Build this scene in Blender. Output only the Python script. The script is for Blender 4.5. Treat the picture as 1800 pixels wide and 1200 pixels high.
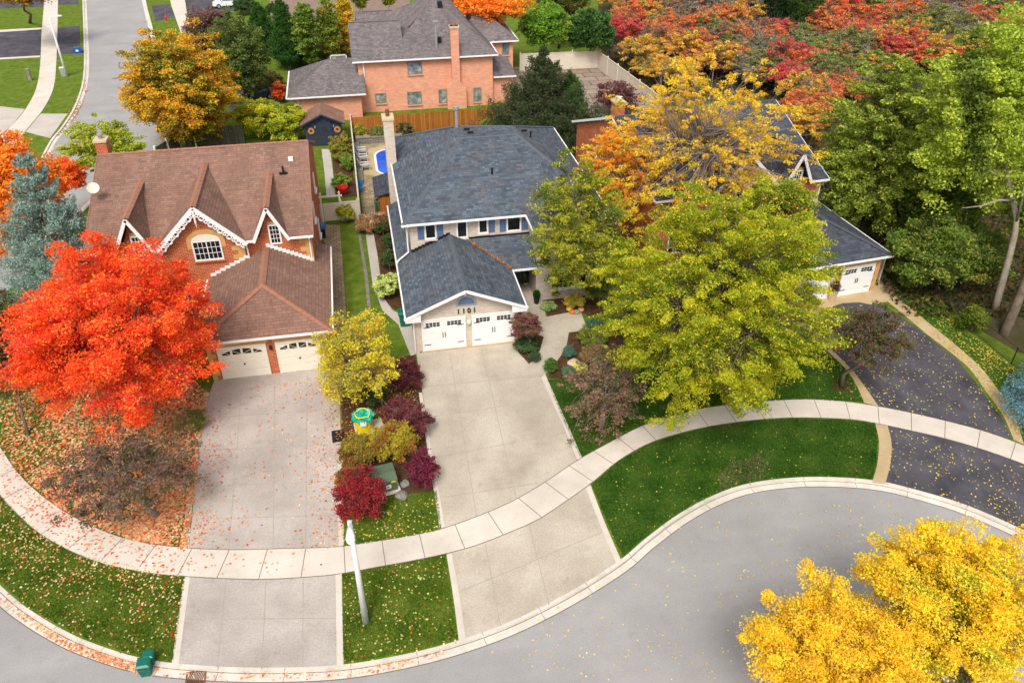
import bpy, math, random
import numpy as np
from mathutils import Vector
for o in list(bpy.data.objects): bpy.data.objects.remove(o)
SC = bpy.context.scene
COL = SC.collection
rnd = random.Random(7)
PI = math.pi
# ------------------------------------------------------------ camera
FPX = 1430.0; PITCH = math.radians(34.7); YAW = math.radians(11.0); HC = 28.5
cd = bpy.data.cameras.new('camera'); cam = bpy.data.objects.new('camera', cd); COL.objects.link(cam)
cam.location = (0, 0, HC); cam.rotation_euler = (PI/2 - PITCH, 0, -YAW)
cd.sensor_width = 36; cd.lens = FPX/1800*36; cd.clip_end = 3000; cd.clip_start = 0.5
SC.camera = cam
# ------------------------------------------------------------ light
w = bpy.data.worlds.new('World'); SC.world = w; w.use_nodes = True
nt = w.node_tree; nt.nodes.clear()
sky = nt.nodes.new('ShaderNodeTexSky'); sky.sky_type = 'NISHITA'; sky.sun_disc = False
SUN_EL = math.radians(52); SUN_AZ = math.radians(200)      # direction the light comes from (clockwise from +Y)
sky.sun_elevation = SUN_EL; sky.sun_rotation = SUN_AZ; sky.dust_density = 4; sky.air_density = 1.0
hs = nt.nodes.new('ShaderNodeHueSaturation'); hs.inputs['Saturation'].default_value = 0.22
bg = nt.nodes.new('ShaderNodeBackground'); bg.inputs['Strength'].default_value = 0.15
wo = nt.nodes.new('ShaderNodeOutputWorld')
nt.links.new(sky.outputs[0], hs.inputs['Color']); nt.links.new(hs.outputs[0], bg.inputs[0]); nt.links.new(bg.outputs[0], wo.inputs[0])
sd = bpy.data.lights.new('sun', 'SUN'); sd.energy = 1.6; sd.angle = math.radians(16); sd.color = (1, .965, .91)
sun = bpy.data.objects.new('sun', sd); COL.objects.link(sun)
sdir = Vector((math.sin(SUN_AZ)*math.cos(SUN_EL), math.cos(SUN_AZ)*math.cos(SUN_EL), math.sin(SUN_EL)))
sun.rotation_euler = sdir.to_track_quat('Z', 'Y').to_euler(); sun.location = (0, 0, 60)
SC.view_settings.view_transform = 'Standard'; SC.view_settings.look = 'None'
SC.view_settings.exposure = 0.54; SC.view_settings.gamma = 1
SC.render.engine = 'CYCLES'

# ------------------------------------------------------------ where things of the photograph stand
Fv = np.array([math.sin(YAW)*math.cos(PITCH), math.cos(YAW)*math.cos(PITCH), -math.sin(PITCH)])
Rv = np.array([math.cos(YAW), -math.sin(YAW), 0.0])
Uv = np.array([math.sin(YAW)*math.sin(PITCH), math.cos(YAW)*math.sin(PITCH), math.cos(PITCH)])
def ray(x, y): return Fv + (x-900)/FPX*Rv - (y-600)/FPX*Uv
def at(x, y, z=0.0):
    d = ray(x, y); t = (z-HC)/d[2]; return (float(d[0]*t), float(d[1]*t), z)
def aty(x, y, Y):
    d = ray(x, y); t = Y/d[1]; return (float(d[0]*t), Y, float(HC+d[2]*t))
def mpp(P):                       # metres per photo pixel at P
    return float((np.array(P)-np.array([0, 0, HC])) @ Fv)/FPX

# ------------------------------------------------------------ materials
def lin(c):
    return tuple(((v/255)/12.92 if v/255 <= .04045 else ((v/255+.055)/1.055)**2.4) for v in c)
def col(c, k=0.8): return tuple(v*k for v in lin(c)) + (1,)
class NT:
    def __init__(s, name, rough=.8, spec=.3):
        s.m = bpy.data.materials.new(name); s.m.use_nodes = True; s.t = s.m.node_tree
        s.b = s.t.nodes['Principled BSDF']; s.b.inputs['Roughness'].default_value = rough
        s.b.inputs['Specular IOR Level'].default_value = spec
    def n(s, ty, **kw):
        o = s.t.nodes.new(ty)
        for k, v in kw.items():
            if k in o.inputs: o.inputs[k].default_value = v
            else: setattr(o, k, v)
        return o
    def l(s, a, b): s.t.links.new(a, b)
    def coord(s, kind='UV'):
        if kind == 'UV': return s.n('ShaderNodeTexCoord').outputs['UV']
        if kind == 'W': return s.n('ShaderNodeNewGeometry').outputs['Position']
        return s.n('ShaderNodeTexCoord').outputs['Object']
    def noise(s, v, scale, detail=4, rough=.6):
        o = s.n('ShaderNodeTexNoise'); o.inputs['Scale'].default_value = scale
        o.inputs['Detail'].default_value = detail; o.inputs['Roughness'].default_value = rough
        s.l(v, o.inputs['Vector']); return o.outputs['Fac']
    def ramp(s, f, stops):
        o = s.n('ShaderNodeValToRGB'); e = o.color_ramp.elements
        while len(e) < len(stops): e.new(.5)
        for i, (p, c) in enumerate(stops): e[i].position = p; e[i].color = c
        s.l(f, o.inputs[0]); return o.outputs[0]
    def mix(s, f, a, b, mode='MIX'):
        o = s.n('ShaderNodeMix'); o.data_type = 'RGBA'; o.blend_type = mode
        for sock, v in ((o.inputs[0], f), (o.inputs[6], a), (o.inputs[7], b)):
            if hasattr(v, 'is_linked') or hasattr(v, 'links'): s.l(v, sock)
            else: sock.default_value = v
        return o.outputs[2]
    def bump(s, h, strength=.5, dist=.02):
        o = s.n('ShaderNodeBump'); o.inputs['Strength'].default_value = strength; o.inputs['Distance'].default_value = dist
        s.l(h, o.inputs['Height']); s.l(o.outputs[0], s.b.inputs['Normal'])
    def out(s, c): s.l(c, s.b.inputs['Base Color']); return s.m
def map_scale(N, v, sc):
    o = N.n('ShaderNodeMapping'); o.inputs['Scale'].default_value = sc; N.l(v, o.inputs['Vector']); return o.outputs[0]

def m_plain(name, c, rough=.6, k=.8, spec=.4, var=.12, scale=3.0, metal=0):
    N = NT(name, rough, spec); N.b.inputs['Metallic'].default_value = metal
    f = N.noise(N.coord('O'), scale, 5)
    a = col(c, k*(1-var)); b = col(c, k*(1+var))
    return N.out(N.ramp(f, [(.3, a), (.7, b)]))
def m_brick(name, c1, c2, mortar, bw=.30, rh=.095, ms=.012, k=.8, patch=.25):
    N = NT(name, .9, .15); uv = N.coord('UV')
    b = N.n('ShaderNodeTexBrick'); N.l(uv, b.inputs['Vector'])
    b.inputs['Scale'].default_value = 1; b.inputs['Brick Width'].default_value = bw; b.inputs['Row Height'].default_value = rh
    b.inputs['Mortar Size'].default_value = ms; b.inputs['Mortar Smooth'].default_value = .3; b.inputs['Bias'].default_value = 0
    b.inputs['Color1'].default_value = col(c1, k); b.inputs['Color2'].default_value = col(c2, k); b.inputs['Mortar'].default_value = col(mortar, k)
    n = N.noise(uv, 1.3, 5, .7)
    g = N.ramp(n, [(.3, (1-patch,)*3+(1,)), (.7, (1+patch*.6,)*3+(1,))])
    N.bump(b.outputs['Fac'], -.4, .01)
    return N.out(N.mix(1.0, b.outputs['Color'], g, 'MULTIPLY'))
def m_shingle(name, cols, blend, k=.8, tabw=.36, rowh=.2):
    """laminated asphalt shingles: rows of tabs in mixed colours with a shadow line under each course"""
    N = NT(name, .95, .12); uv = N.coord('UV')
    def br(w, h, c1, c2, off):
        b = N.n('ShaderNodeTexBrick'); v = N.n('ShaderNodeMapping'); v.inputs['Location'].default_value = (off, 0, 0); N.l(uv, v.inputs['Vector'])
        N.l(v.outputs[0], b.inputs['Vector']); b.inputs['Scale'].default_value = 1; b.inputs['Brick Width'].default_value = w
        b.inputs['Row Height'].default_value = h; b.inputs['Mortar Size'].default_value = .012; b.inputs['Mortar Smooth'].default_value = .6
        b.inputs['Color1'].default_value = col(c1, k); b.inputs['Color2'].default_value = col(c2, k)
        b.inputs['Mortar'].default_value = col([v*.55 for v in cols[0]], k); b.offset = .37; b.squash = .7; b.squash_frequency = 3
        return b
    a = br(tabw, rowh, cols[0], cols[1], 0); b2 = br(tabw*1.3, rowh, cols[2], cols[3], .11)
    f = N.ramp(N.noise(uv, .55, 4, .65), [(.38, (0, 0, 0, 1)), (.62, (1, 1, 1, 1))])
    c = N.mix(f, a.outputs['Color'], b2.outputs['Color'])
    g = N.ramp(N.noise(uv, 25, 3, .8), [(.2, (.72,)*3+(1,)), (.8, (1.25,)*3+(1,))])
    c = N.mix(1.0, c, g, 'MULTIPLY')
    g2 = N.ramp(N.noise(map_scale(N, uv, (1, .25, 1)), .8, 3), [(.3, (.85,)*3+(1,)), (.7, (1.12,)*3+(1,))])
    c = N.mix(1.0, c, g2, 'MULTIPLY')
    N.bump(a.outputs['Fac'], -.6, .015)
    return N.out(c)
def m_ground(name, stops, scale=1.2, fine=30, k=.8, fa=.25, bumpd=.03, rough=.95, streak=None, bs=.6, sa=.05, stain=0):
    N = NT(name, rough, .12); p = N.coord('W')
    c = N.ramp(N.noise(p, scale, 6, .62), [(q, col(cc, k)) for q, cc in stops])
    f = N.noise(p, fine, 5, .75)
    g = N.ramp(f, [(.25, (1-fa,)*3+(1,)), (.75, (1+fa,)*3+(1,))])
    c = N.mix(1.0, c, g, 'MULTIPLY')
    if stain:
        v = N.ramp(N.noise(p, 1.7, 7, .7), [(.56, (1, 1, 1, 1)), (.74, (1-stain,)*3+(1,))]); c = N.mix(1.0, c, v, 'MULTIPLY')
        v = N.ramp(N.noise(p, .22, 3, .6), [(.35, (1-stain*.5,)*3+(1,)), (.65, (1+stain*.35,)*3+(1,))]); c = N.mix(1.0, c, v, 'MULTIPLY')
    if streak:
        f2 = N.noise(map_scale(N, p, streak), 1.0, 3)
        c = N.mix(1.0, c, N.ramp(f2, [(.35, (1-sa,)*3+(1,)), (.65, (1+sa,)*3+(1,))]), 'MULTIPLY')
    N.bump(f, bs, bumpd)
    return N.out(c)
def m_leaf(name='foliage'):
    N = NT(name, .7, .2)
    a = N.n('ShaderNodeAttribute'); a.attribute_name = 'leafcol'
    N.l(a.outputs['Color'], N.b.inputs['Base Color'])
    N.b.inputs['Specular IOR Level'].default_value = .12; tr = N.n('ShaderNodeBsdfTranslucent'); N.l(a.outputs['Color'], tr.inputs['Color'])
    mx = N.n('ShaderNodeMixShader'); mx.inputs[0].default_value = .45
    out = N.t.nodes['Material Output']
    N.l(N.b.outputs[0], mx.inputs[1]); N.l(tr.outputs[0], mx.inputs[2]); N.l(mx.outputs[0], out.inputs['Surface'])
    return N.m
def m_glass(name, c=(28, 32, 34)):
    N = NT(name, .06, .6); f = N.noise(N.coord('W'), 1.7, 2)
    return N.out(N.ramp(f, [(.4, col(c, .6)), (.7, col([v*1.7 for v in c], .6))]))

M = {}
M['leaf'] = m_leaf()
M['grass'] = m_ground('lawn_grass', [(.25, (80, 106, 26)), (.5, (106, 128, 36)), (.75, (140, 150, 60))], 1.3, 16, .68, .5, .06, streak=(.35, 2.2, 1))
M['grass_d'] = m_ground('lush_lawn_grass', [(.25, (48, 84, 20)), (.5, (68, 104, 28)), (.75, (94, 122, 42))], 1.0, 16, .66, .5, .06, streak=(1.6, .5, 1))
M['road'] = m_ground('road_asphalt', [(.3, (160, 156, 154)), (.7, (169, 165, 162))], .35, 22, .8, .24, .008, streak=(.12, .7, 1), bs=.3, stain=.14)
M['asphalt'] = m_ground('driveway_asphalt', [(.3, (74, 70, 78)), (.7, (104, 100, 106))], .6, 24, .72, .3, .008, streak=(.9, .3, 1), bs=.3, sa=.16)
M['conc'] = m_ground('concrete', [(.3, (186, 176, 166)), (.7, (206, 196, 184))], .5, 60, .8, .1, .004, bs=.2)
M['walk'] = m_ground('sidewalk_concrete', [(.3, (205, 193, 178)), (.7, (222, 210, 196))], .7, 30, .83, .12, .004, bs=.2, stain=.14)
M['agg'] = m_ground('exposed_aggregate', [(.25, (176, 163, 145)), (.5, (195, 182, 164)), (.75, (209, 198, 181))], .45, 14, .8, .28, .006, bs=.4, stain=.2)
M['agg_grey'] = m_ground('exposed_aggregate_grey', [(.25, (168, 157, 147)), (.5, (187, 176, 166)), (.75, (201, 191, 181))], .4, 14, .8, .26, .006, bs=.4, stain=.22)
M['stonepath'] = m_ground('sandy_concrete', [(.3, (184, 158, 118)), (.7, (206, 182, 144))], .8, 30, .8, .16, .006)
M['curb'] = m_ground('kerb_concrete', [(.3, (204, 194, 180)), (.7, (226, 216, 204))], 1.5, 24, .83, .2, .005, stain=.2)
M['soil'] = m_ground('mulch_soil', [(.3, (74, 52, 36)), (.7, (112, 82, 58))], 3, 25, .7, .5, .05)
M['wood_floor'] = m_ground('woodland_floor', [(.25, (62, 66, 36)), (.5, (90, 84, 52)), (.75, (124, 104, 70))], .5, 14, .6, .5, .12)
M['paver'] = m_brick('paver_stone', (158, 138, 108), (186, 166, 134), (110, 98, 76), .42, .3, .02)
M['court'] = m_brick('court_stone', (158, 138, 120), (172, 154, 136), (84, 76, 66), 2.4, 1.5, .06, .75, .2)
M['inter'] = m_ground('interlock_paving', [(.3, (140, 116, 104)), (.7, (160, 136, 122))], 1, 20, .75, .2)
M['joint'] = m_plain('joint_dirt', (120, 108, 92), .95, .75)
M['joint2'] = m_plain('sawn_joint', (170, 160, 147), .95, .8)
M['brick_o'] = m_brick('orange_brick', (184, 76, 32), (206, 96, 46), (208, 168, 134), .26, .1, .013)
M['brick_p'] = m_brick('salmon_brick', (220, 146, 114), (234, 166, 134), (226, 184, 160), .4, .11, .008, .85, .12)
M['brick_w'] = m_brick('cream_brick', (204, 188, 170), (222, 208, 192), (190, 174, 156), .26, .1, .012, .85, .1)
M['tan'] = m_plain('tan_stone', (214, 166, 102), .85, .8)
M['sh_b'] = m_shingle('brown_shingle', [(160, 124, 106), (132, 100, 88), (156, 118, 100), (134, 102, 90)], 0, .8)
M['sh_g'] = m_shingle('slate_blue_shingle', [(112, 124, 134), (72, 82, 93), (110, 113, 118), (78, 82, 90)], 0, .76)
M['sh_d'] = m_shingle('dark_grey_shingle', [(100, 104, 114), (68, 72, 84), (92, 94, 104), (66, 68, 78)], 0, .76)
M['sh_p'] = m_shingle('taupe_shingle', [(140, 131, 129), (102, 95, 96), (132, 123, 121), (106, 99, 99)], 0, .8)
M['cap_b'] = m_plain('brown_ridge_cap', (166, 114, 90), .9, .75)
M['cap_g'] = m_plain('grey_ridge_cap', (92, 100, 108), .9, .75)
M['cap_d'] = m_plain('dark_ridge_cap', (80, 84, 92), .9, .7)
M['cap_p'] = m_plain('taupe_ridge_cap', (120, 106, 104), .9, .75)
M['white'] = m_plain('white_paint', (240, 238, 234), .5, .85, var=.04)
M['cream'] = m_plain('cream_paint', (236, 226, 206), .5, .85, var=.04)
M['beige'] = m_plain('beige_vinyl', (222, 210, 190), .5, .8, var=.05)
M['glass'] = m_glass('window_glass')
M['glass_l'] = m_glass('blinds_behind_glass', (120, 126, 122))
M['blue'] = m_plain('blue_shutter_paint', (92, 116, 150), .6, .8)
M['teal'] = m_plain('teal_door_paint', (36, 62, 74), .4, .8)
M['navy'] = m_plain('navy_board_paint', (46, 56, 74), .6, .75, var=.2)
M['black'] = m_plain('black_metal', (30, 30, 34), .45, .8)
M['grey'] = m_plain('grey_metal', (168, 170, 172), .4, .8, metal=.3)
M['lampgrey'] = m_plain('lamp_pole_concrete', (222, 222, 218), .7, .85)
M['woodf'] = m_brick('cedar_boards', (196, 126, 54), (168, 100, 42), (104, 62, 26), .16, 3.0, .012, .75, .2)
M['greywood'] = m_brick('weathered_boards', (128, 124, 112), (104, 100, 90), (60, 58, 50), .16, 3.0, .014, .75, .2)
M['bark'] = m_ground('bark', [(.3, (92, 80, 66)), (.7, (134, 120, 102))], 2.5, 14, .8, .3, .04)
M['bark_l'] = m_ground('pale_bark', [(.3, (140, 128, 112)), (.7, (184, 172, 154))], 1.5, 10, .8, .25, .04)
M['twig'] = m_plain('bare_twig', (146, 132, 122), .9, .8)
M['stone'] = m_ground('grey_stone', [(.3, (118, 112, 104)), (.7, (160, 152, 142))], 2, 12, .8, .3, .04)
M['wallstone'] = m_brick('stacked_stone', (134, 128, 118), (160, 152, 140), (84, 80, 72), .5, .16, .02)
M['water'] = m_plain('pool_water', (10, 92, 214), .08, .8, .6, .1, .6)
M['pooldk'] = m_plain('pool_step_blue', (8, 60, 160), .2, .8)
M['binblue'] = m_plain('blue_plastic', (30, 80, 200), .4, .8)
M['bingreen'] = m_plain('green_plastic', (10, 104, 84), .4, .85)
M['tgreen'] = m_plain('transformer_green', (86, 104, 78), .5, .8)
M['yellow'] = m_plain('yellow_plastic', (238, 214, 20), .5, .85)
M['tealbag'] = m_plain('teal_bag', (20, 170, 144), .45, .85)
M['red'] = m_plain('red_paint', (214, 30, 36), .4, .85)
M['pump'] = m_plain('pumpkin_orange', (232, 120, 30), .5, .85)
M['pumpy'] = m_plain('pumpkin_yellow', (232, 190, 60), .5, .85)
M['pumpp'] = m_plain('pumpkin_peach', (230, 160, 120), .5, .85)
M['pumpg'] = m_plain('pumpkin_grey_green', (150, 160, 130), .5, .85)
M['clay'] = m_plain('pale_clay', (216, 190, 158), .7, .8)
M['carw'] = m_plain('white_car_paint', (232, 234, 236), .15, .85, .6, .03)
M['cardk'] = m_plain('dark_car_paint', (34, 44, 62), .15, .8, .6, .05)
M['rust'] = m_plain('rusty_iron', (120, 78, 58), .7, .8)
M['mesh'] = m_plain('dark_green_wire', (32, 44, 34), .6, .8)
M['bluef'] = m_plain('blue_fabric', (50, 120, 176), .6, .8)
M['aqua'] = m_plain('aqua_fabric', (150, 196, 180), .7, .8)
M['rusto'] = m_plain('wreath_leaves', (190, 130, 70), .9, .8, var=.4, scale=30)

# ------------------------------------------------------------ mesh helpers
def tag(o, label=None, cat=None, group=None, kind=None):
    if label: o['label'] = label
    if cat: o['category'] = cat
    if group: o['group'] = group
    if kind: o['kind'] = kind
    return o
def empty(name, loc, label=None, cat=None, group=None):
    o = bpy.data.objects.new(name, None); COL.objects.link(o); o.location = loc; o.empty_display_size = .3
    return tag(o, label, cat, group)
def root_loc(o):
    while o.parent: o = o.parent
    return o.location
class MB:
    def __init__(s): s.v = []; s.f = []; s.marks = []
    def mark(s): s.marks.append((len(s.v), len(s.f))); return s
    def add(s, vs, fs):
        n = len(s.v); s.v += [tuple(map(float, v)) for v in vs]; s.f += [tuple(n+i for i in f) for f in fs]; return s
    def box(s, x0, x1, y0, y1, z0, z1):
        return s.add([(x0, y0, z0), (x1, y0, z0), (x1, y1, z0), (x0, y1, z0), (x0, y0, z1), (x1, y0, z1), (x1, y1, z1), (x0, y1, z1)],
                     [(0, 3, 2, 1), (4, 5, 6, 7), (0, 1, 5, 4), (1, 2, 6, 5), (2, 3, 7, 6), (3, 0, 4, 7)])
    def obox(s, c, u, n, su, sn, sz, wv=None):
        c = Vector(c); u = Vector(u).normalized()*su/2; n = Vector(n).normalized()*sn/2; w = (Vector(wv).normalized() if wv else Vector((0, 0, 1)))*sz/2
        P = [c-u-n-w, c+u-n-w, c+u+n-w, c-u+n-w, c-u-n+w, c+u-n+w, c+u+n+w, c-u+n+w]
        return s.add(P, [(0, 3, 2, 1), (4, 5, 6, 7), (0, 1, 5, 4), (1, 2, 6, 5), (2, 3, 7, 6), (3, 0, 4, 7)])
    def poly(s, pts): return s.add(pts, [tuple(range(len(pts)))])
    def slab(s, pts, t=.14):                       # roof plane with thickness downwards
        n = len(pts); lo = [(p[0], p[1], p[2]-t) for p in pts]
        fs = [tuple(range(n)), tuple(range(2*n-1, n-1, -1))]+[(i, i+n, (i+1) % n+n, (i+1) % n) for i in range(n)]
        a = Vector(pts[1])-Vector(pts[0]); nn = Vector((0, 0, 0))
        for i in range(n):
            p, q = pts[i], pts[(i+1) % n]; nn += Vector(((p[1]-q[1])*(p[2]+q[2]), (p[2]-q[2])*(p[0]+q[0]), (p[0]-q[0])*(p[1]+q[1])))
        if nn.z < 0: fs = [f[::-1] for f in fs]
        return s.add(list(pts)+lo, fs)
    def prism(s, pts, d):                          # any polygon pushed along vector d
        n = len(pts); hi = [tuple(Vector(p)+Vector(d)) for p in pts]
        return s.add(list(pts)+hi, [tuple(range(n))[::-1], tuple(range(n, 2*n))]+[(i, (i+1) % n, (i+1) % n+n, i+n) for i in range(n)])
    def tube(s, p0, p1, r0, r1=None, n=8, cap=True):
        r1 = r0 if r1 is None else r1
        p0 = Vector(p0); p1 = Vector(p1); d = (p1-p0)
        if d.length < 1e-6: return s
        d.normalize(); a = d.cross(Vector((0, 0, 1)) if abs(d.z) < .9 else Vector((1, 0, 0))).normalized(); b = d.cross(a)
        vs = [p0+(a*math.cos(2*PI*i/n)+b*math.sin(2*PI*i/n))*r0 for i in range(n)]+[p1+(a*math.cos(2*PI*i/n)+b*math.sin(2*PI*i/n))*r1 for i in range(n)]
        fs = [(i, (i+1) % n, (i+1) % n+n, i+n) for i in range(n)]
        if cap: fs += [tuple(range(n))[::-1], tuple(range(n, 2*n))]
        return s.add(vs, fs)
    def path(s, pts, rs, n=8):
        P = [Vector(p) for p in pts]; m = len(P); vs = []; ref = None
        for i in range(m):
            d = P[min(i+1, m-1)]-P[max(i-1, 0)]
            if d.length < 1e-6: d = Vector((0, 0, 1))
            d.normalize(); a = ref-d*ref.dot(d) if ref is not None else d.cross(Vector((0, 0, 1)) if abs(d.z) < .9 else Vector((1, 0, 0)))
            if a.length < 1e-4: a = d.orthogonal()
            a.normalize(); ref = a; b = d.cross(a); vs += [P[i]+(a*math.cos(2*PI*k/n)+b*math.sin(2*PI*k/n))*rs[i] for k in range(n)]
        fs = [(j*n+k, j*n+(k+1) % n, (j+1)*n+(k+1) % n, (j+1)*n+k) for j in range(m-1) for k in range(n)]
        return s.add(vs, fs+[tuple(range(n))[::-1], tuple((m-1)*n+k for k in range(n))])
    def lathe(s, c, prof, n=16, sx=1, sy=1):
        c = Vector(c); k = len(prof); vs = []; fs = []
        for r, z in prof:
            for i in range(n): vs.append((c.x+sx*r*math.cos(2*PI*i/n), c.y+sy*r*math.sin(2*PI*i/n), c.z+z))
        for j in range(k-1):
            for i in range(n): fs.append((j*n+i, j*n+(i+1) % n, (j+1)*n+(i+1) % n, (j+1)*n+i))
        fs += [tuple(range(n))[::-1], tuple((k-1)*n+i for i in range(n))]
        return s.add(vs, fs)
    def ball(s, c, r, n=12, sz=1, jit=0):
        prof = []
        for j in range(n//2+1):
            t = PI*j/(n//2); prof.append((max(r*math.sin(t), .001), -r*sz*math.cos(t)))
        k = len(s.v); s.lathe(c, prof, n)
        if jit:
            for i in range(k, len(s.v)): s.v[i] = tuple(q+rnd.uniform(-jit, jit)*r for q in s.v[i])
        return s
    def arc(s, c, u, n, r0, r1, a0, a1, d, k=14):  # flat ring sector in the plane (u, up), thickness d along n
        c = Vector(c); u = Vector(u).normalized(); n = Vector(n).normalized(); z = Vector((0, 0, 1)); P = []
        for i in range(k+1):
            t = a0+(a1-a0)*i/k; e = u*math.cos(t)+z*math.sin(t); P += [c+e*r0, c+e*r1, c+e*r0+n*d, c+e*r1+n*d]
        fs = []
        for i in range(k):
            a = 4*i; b = a+4
            fs += [(a+2, a+3, b+3, b+2), (a+3, a+1, b+1, b+3), (a, a+2, b+2, b), (a+1, a, b, b+1)]
        fs += [(0, 1, 3, 2), (4*k, 4*k+2, 4*k+3, 4*k+1)]
        return s.add(P, fs)
    def build(s, name, mat, parent=None, loc=None, smooth=False, label=None):
        if len(s.marks) > 1:                       # every marked run of pieces is a part of its own
            mk = s.marks+[(len(s.v), len(s.f))]; first = None
            for (v0, f0), (v1, f1) in zip(mk[:-1], mk[1:]):
                if f1 == f0: continue
                q = MB(); q.v = s.v[v0:v1]; q.f = [tuple(i-v0 for i in f) for f in s.f[f0:f1]]; o = q.build(name, mat, parent, loc, smooth, label); first = first or o
            return first
        off = Vector(root_loc(parent)) if parent else Vector(loc or (0, 0, 0))
        me = bpy.data.meshes.new(name)
        me.from_pydata([(v[0]-off.x, v[1]-off.y, v[2]-off.z) for v in s.v], [], s.f); me.update()
        uvl = me.uv_layers.new(name='UVMap'); uv = np.zeros(len(me.loops)*2, np.float32)
        for p in me.polygons:
            n = p.normal
            if abs(n.z) > .985: u = Vector((1, 0, 0)); v = Vector((0, 1, 0))
            else:
                u = Vector((-n.y, n.x, 0)).normalized(); v = n.cross(u)
            for li in p.loop_indices:
                q = Vector(s.v[me.loops[li].vertex_index]); uv[2*li] = q.dot(u); uv[2*li+1] = q.dot(v)
        uvl.data.foreach_set('uv', uv)
        me.materials.append(mat)
        if smooth: me.shade_smooth()
        o = bpy.data.objects.new(name, me); COL.objects.link(o)
        if parent: o.parent = parent
        else: o.location = off
        if label: o['label'] = label
        return o
def struct(name, mb, mat): return tag(mb.build(name, mat), kind='structure')
def copy_tree(o, parent=None):
    c = o.copy(); COL.objects.link(c); c.parent = parent
    for ch in list(o.children): copy_tree(ch, c)
    return c
def smooth_line(pts, k=8):
    P = [np.array(p[:2], float) for p in pts]; P = [2*P[0]-P[1]]+P+[2*P[-1]-P[-2]]; out = []
    for i in range(1, len(P)-2):
        for j in range(k):
            t = j/k; a, b, c, d = P[i-1:i+3]
            out.append(.5*((2*b)+(-a+c)*t+(2*a-5*b+4*c-d)*t*t+(-a+3*b-3*c+d)*t**3))
    out.append(P[-2]); return out
def offset_line(L, d):
    out = []
    for i in range(len(L)):
        a = L[max(i-1, 0)]; b = L[min(i+1, len(L)-1)]; t = (b-a)/max(np.linalg.norm(b-a), 1e-6); out.append(L[i]+d*np.array([-t[1], t[0]]))
    return out
def ribbon(mb, A, B, z0, z1=None):
    """strip between two lines; z0 below (sides) and z1 top if a raised kerb"""
    n = len(A)
    if z1 is None:
        return mb.add([(p[0], p[1], z0) for p in A]+[(p[0], p[1], z0) for p in B], [(i, i+1, n+i+1, n+i) for i in range(n-1)])
    vs = [(p[0], p[1], z0) for p in A]+[(p[0], p[1], z1) for p in A]+[(p[0], p[1], z1) for p in B]+[(p[0], p[1], z0) for p in B]
    fs = []
    for i in range(n-1):
        for k in range(3): fs.append((k*n+i, k*n+i+1, (k+1)*n+i+1, (k+1)*n+i))
    return mb.add(vs, fs)
def flat(name, pts, z, mat, px=True):
    P = [at(*p, z) if px else (p[0], p[1], z) for p in pts]
    a = sum(P[i][0]*P[(i+1) % len(P)][1]-P[(i+1) % len(P)][0]*P[i][1] for i in range(len(P)))
    if a < 0: P = P[::-1]
    return struct(name, MB().poly(P), mat)

# ------------------------------------------------------------ foliage
def pal(rng, n, colours, weights, jit=.12, k=1.0):
    C = np.array([lin(c) for c in colours]); wts = np.array(weights, float); wts /= wts.sum()
    idx = rng.choice(len(C), n, p=wts); c = C[idx]*k
    return np.clip(c*(1+rng.normal(0, jit, (n, 1)))*(1+rng.normal(0, jit*.3, (n, 3))), .002, .95)
def leaf_mesh(name, P, size, C, rng, up=.6, aspect=.6, droop=None):
    n = len(P)
    N = rng.normal(size=(n, 3)); N /= np.linalg.norm(N, axis=1)[:, None]; N[:, 2] += up; N /= np.linalg.norm(N, axis=1)[:, None]
    T = rng.normal(size=(n, 3))
    if droop is not None: T = T*.5+np.array([0, 0, -droop])
    U = T-(T*N).sum(1)[:, None]*N; U /= np.linalg.norm(U, axis=1)[:, None]+1e-9
    W = np.cross(N, U); s = size*rng.uniform(.6, 1.3, (n, 1))*.5
    V = np.empty((n, 4, 3)); V[:, 0] = P+U*s; V[:, 1] = P+W*s*aspect+N*s*.12; V[:, 2] = P-U*s; V[:, 3] = P-W*s*aspect+N*s*.12
    me = bpy.data.meshes.new(name); me.vertices.add(4*n); me.vertices.foreach_set('co', V.reshape(-1).astype(np.float32))
    me.loops.add(4*n); me.loops.foreach_set('vertex_index', np.arange(4*n, dtype=np.int32))
    me.polygons.add(n); me.polygons.foreach_set('loop_start', np.arange(0, 4*n, 4, dtype=np.int32)); me.polygons.foreach_set('loop_total', np.full(n, 4, np.int32))
    me.update(); at_ = me.color_attributes.new('leafcol', 'FLOAT_COLOR', 'POINT')
    CC = np.ones((n, 4, 4), np.float32); CC[:, :, :3] = C[:, None, :]
    at_.data.foreach_set('color', CC.reshape(-1)); me.materials.append(M['leaf']); return me
def lobes(rng, D, amp, K=9):
    r = np.ones(len(D))
    for _ in range(K):
        d = rng.normal(size=3); d /= np.linalg.norm(d); r += amp*(np.maximum(D @ d, 0)**4)*rng.uniform(-1, 1.2)
    return r
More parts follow.
